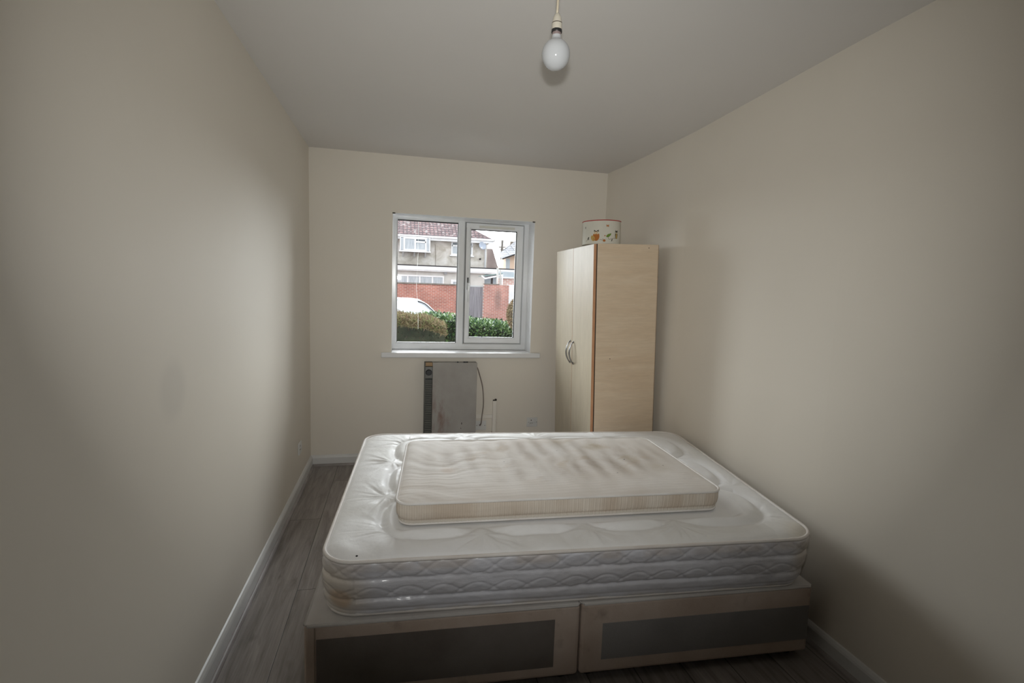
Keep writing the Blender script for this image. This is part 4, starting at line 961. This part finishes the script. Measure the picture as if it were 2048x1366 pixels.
# ------------------------------------------------------------------ hedges
def foliage(name, center_fn, n, seed, lw, ll, cols, parent=None, core=None, up=0.3):
    """center_fn(rs) -> point and outward normal"""
    rs = np.random.RandomState(seed); b = MB()
    for i in range(n):
        p, nr = center_fn(rs); p = Vector(p); nr = Vector(nr)
        d = (nr + Vector(rs.normal(0, 0.6, 3)) + Vector((0, 0, up))).normalized()
        s = d.cross(Vector(rs.normal(0, 1, 3)))
        if s.length < 1e-3: continue
        s.normalize(); k = 0.7 + 0.7 * rs.rand(); a = p - d * ll * 0.3 * k; w = s * lw * k * 0.5; t = d * ll * k; bend = nr.cross(s) * 0 - Vector((0, 0, 1)) * ll * 0.12
        q = len(b.v)
        b.v += [tuple(a), tuple(a + t * 0.45 + w), tuple(a + t + bend), tuple(a + t * 0.45 - w)]; b.f.append([q, q + 1, q + 2, q + 3]); b.m.append(int(rs.rand() * len(cols)))
    return b
def leafmat(name, c, rough=0.4):
    m = mat(name, c, rough, 0.5); return m
m_lf = [leafmat('leaf_mid_green', (0.085, 0.15, 0.06)), leafmat('leaf_light_green', (0.17, 0.26, 0.11)), leafmat('leaf_dark_green', (0.035, 0.075, 0.045)), leafmat('leaf_fresh_green', (0.11, 0.19, 0.065))]
m_bf = [leafmat('twig_brown', (0.20, 0.14, 0.08), 0.8), leafmat('dry_foliage_tan', (0.26, 0.215, 0.13), 0.8), leafmat('dry_foliage_brown', (0.14, 0.10, 0.065), 0.8), leafmat('dull_green', (0.15, 0.18, 0.07), 0.7)]
m_core = mottled('hedge_inside_shade', (0.012, 0.016, 0.010), (0.03, 0.035, 0.02), 9, 0.9)  # near-black core: inner twigs with the depth shade between leaves painted in
def ztop_g(x): return 1.03 - max(0, x - 1.45) * 0.17 + 0.02 * math.sin(x * 7)
def green_pt(rs):
    x = rs.uniform(0.55, 3.3); u = rs.rand(); zt = ztop_g(x)
    if u < 0.45: return (x, rs.uniform(2.05, 2.75), zt + rs.normal(0, 0.018)), (0, 0, 1)
    q = rs.rand() ** 1.9; z = zt - q * 0.9; return (x, 2.06 + rs.normal(0, 0.022) + 0.10 * min(1, q * 3), z), (0, -1, 0.25)
hg = empty('green_hedge', (2.0, 2.4, GZ)); tag(hg, 'leafy green laurel hedge just outside the window', 'hedge')
b = MB(); xs2 = np.linspace(0.5, 3.35, 24)
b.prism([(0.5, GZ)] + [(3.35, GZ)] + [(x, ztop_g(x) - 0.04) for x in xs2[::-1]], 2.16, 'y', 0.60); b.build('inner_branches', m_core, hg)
foliage('leaves', green_pt, 11000, 3, 0.020, 0.048, m_lf).build('leaves', m_lf, hg, fix=False); hset(hg)
def ztop_b(x): return 1.045 + 0.06 * math.exp(-((x - 0.55) / 0.18) ** 2) - 0.015 * math.sin(x * 5) - max(0, x - 0.95) * 0.35
def brown_pt(rs):
    x = rs.uniform(0.15, 1.16); u = rs.rand(); zt = ztop_b(x)
    if u < 0.6: return (x, rs.uniform(1.44, 1.90), zt + rs.normal(0, 0.016)), (0, 0, 1)
    a = rs.rand() ** 1.2; z = zt - a * 0.095; return (x, 1.42 + rs.normal(0, 0.02) + 0.05 * a, z), (0.1, -1, 0.2)
def brown_low(rs):
    x = rs.uniform(0.15, 1.18); z = rs.uniform(GZ, ztop_b(x) - 0.12); return (x, 1.60 + rs.normal(0, 0.03), z), (0, -1, 0.1)
hb = empty('brown_hedge', (0.7, 1.9, GZ)); tag(hb, 'clipped conifer hedge with browned top at the left of the window view', 'hedge')
b = MB(); xs3 = np.linspace(0.1, 1.17, 12)
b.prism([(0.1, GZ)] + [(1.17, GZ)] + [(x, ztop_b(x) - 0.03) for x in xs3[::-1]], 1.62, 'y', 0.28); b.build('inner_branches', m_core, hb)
foliage('dry', brown_pt, 9000, 5, 0.006, 0.060, m_bf, up=0.1).build('dry_foliage', m_bf, hb, fix=False)
m_lowf = [leafmat('shade_leaf', (0.03, 0.045, 0.025)), leafmat('shade_twig', (0.05, 0.04, 0.03))]  # darker colours paint in the shade below the browned overhang
foliage('low', brown_low, 1400, 6, 0.012, 0.04, m_lowf).build('low_foliage', m_lowf, hb, fix=False); hset(hb)
tp = empty('conifer_bush', (2.09, 1.60, GZ)); tag(tp, 'rounded brown conifer bush at the right edge of the window view', 'bush')
def bush_pt(rs):
    v = Vector(rs.normal(0, 1, 3)).normalized(); z = v.z * 0.27; r = 0.24 * math.sqrt(max(0, 1 - (z / 0.27) ** 2))
    h = math.hypot(v.x, v.y) or 1; z *= 0.85; return (2.12 + v.x / h * r, 1.60 + v.y / h * r, 1.13 + z), (v.x, v.y, v.z)
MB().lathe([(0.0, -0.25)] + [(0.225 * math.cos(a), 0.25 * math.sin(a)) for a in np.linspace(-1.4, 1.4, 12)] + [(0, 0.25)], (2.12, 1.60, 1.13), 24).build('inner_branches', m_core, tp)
foliage('b', bush_pt, 7000, 8, 0.008, 0.035, m_bf[:3], up=0.2).build('dry_foliage', m_bf[:3], tp, fix=False)
MB().tube([(2.09, 1.60, GZ), (2.09, 1.60, 0.95)], 0.03, 8).build('trunk', m_pole, tp); hset(tp)

strand = MB().tube([(0.809, 0.300, 2.03), (0.808, 0.334, 2.02), (0.810, 0.335, 1.90), (0.810, 0.335, 1.68), (0.799, 0.335, 1.42), (0.800, 0.335, 1.38), (0.811, 0.335, 1.30), (0.817, 0.335, 1.20), (0.819, 0.335, 1.05)], 0.0009, 6).build('loose_strand', mat('white_strand', (0.75, 0.75, 0.72), 0.5))  # thin pale tube hanging just outside the left pane
tag(strand, 'thin white wire hanging down outside the left window pane', 'strand')
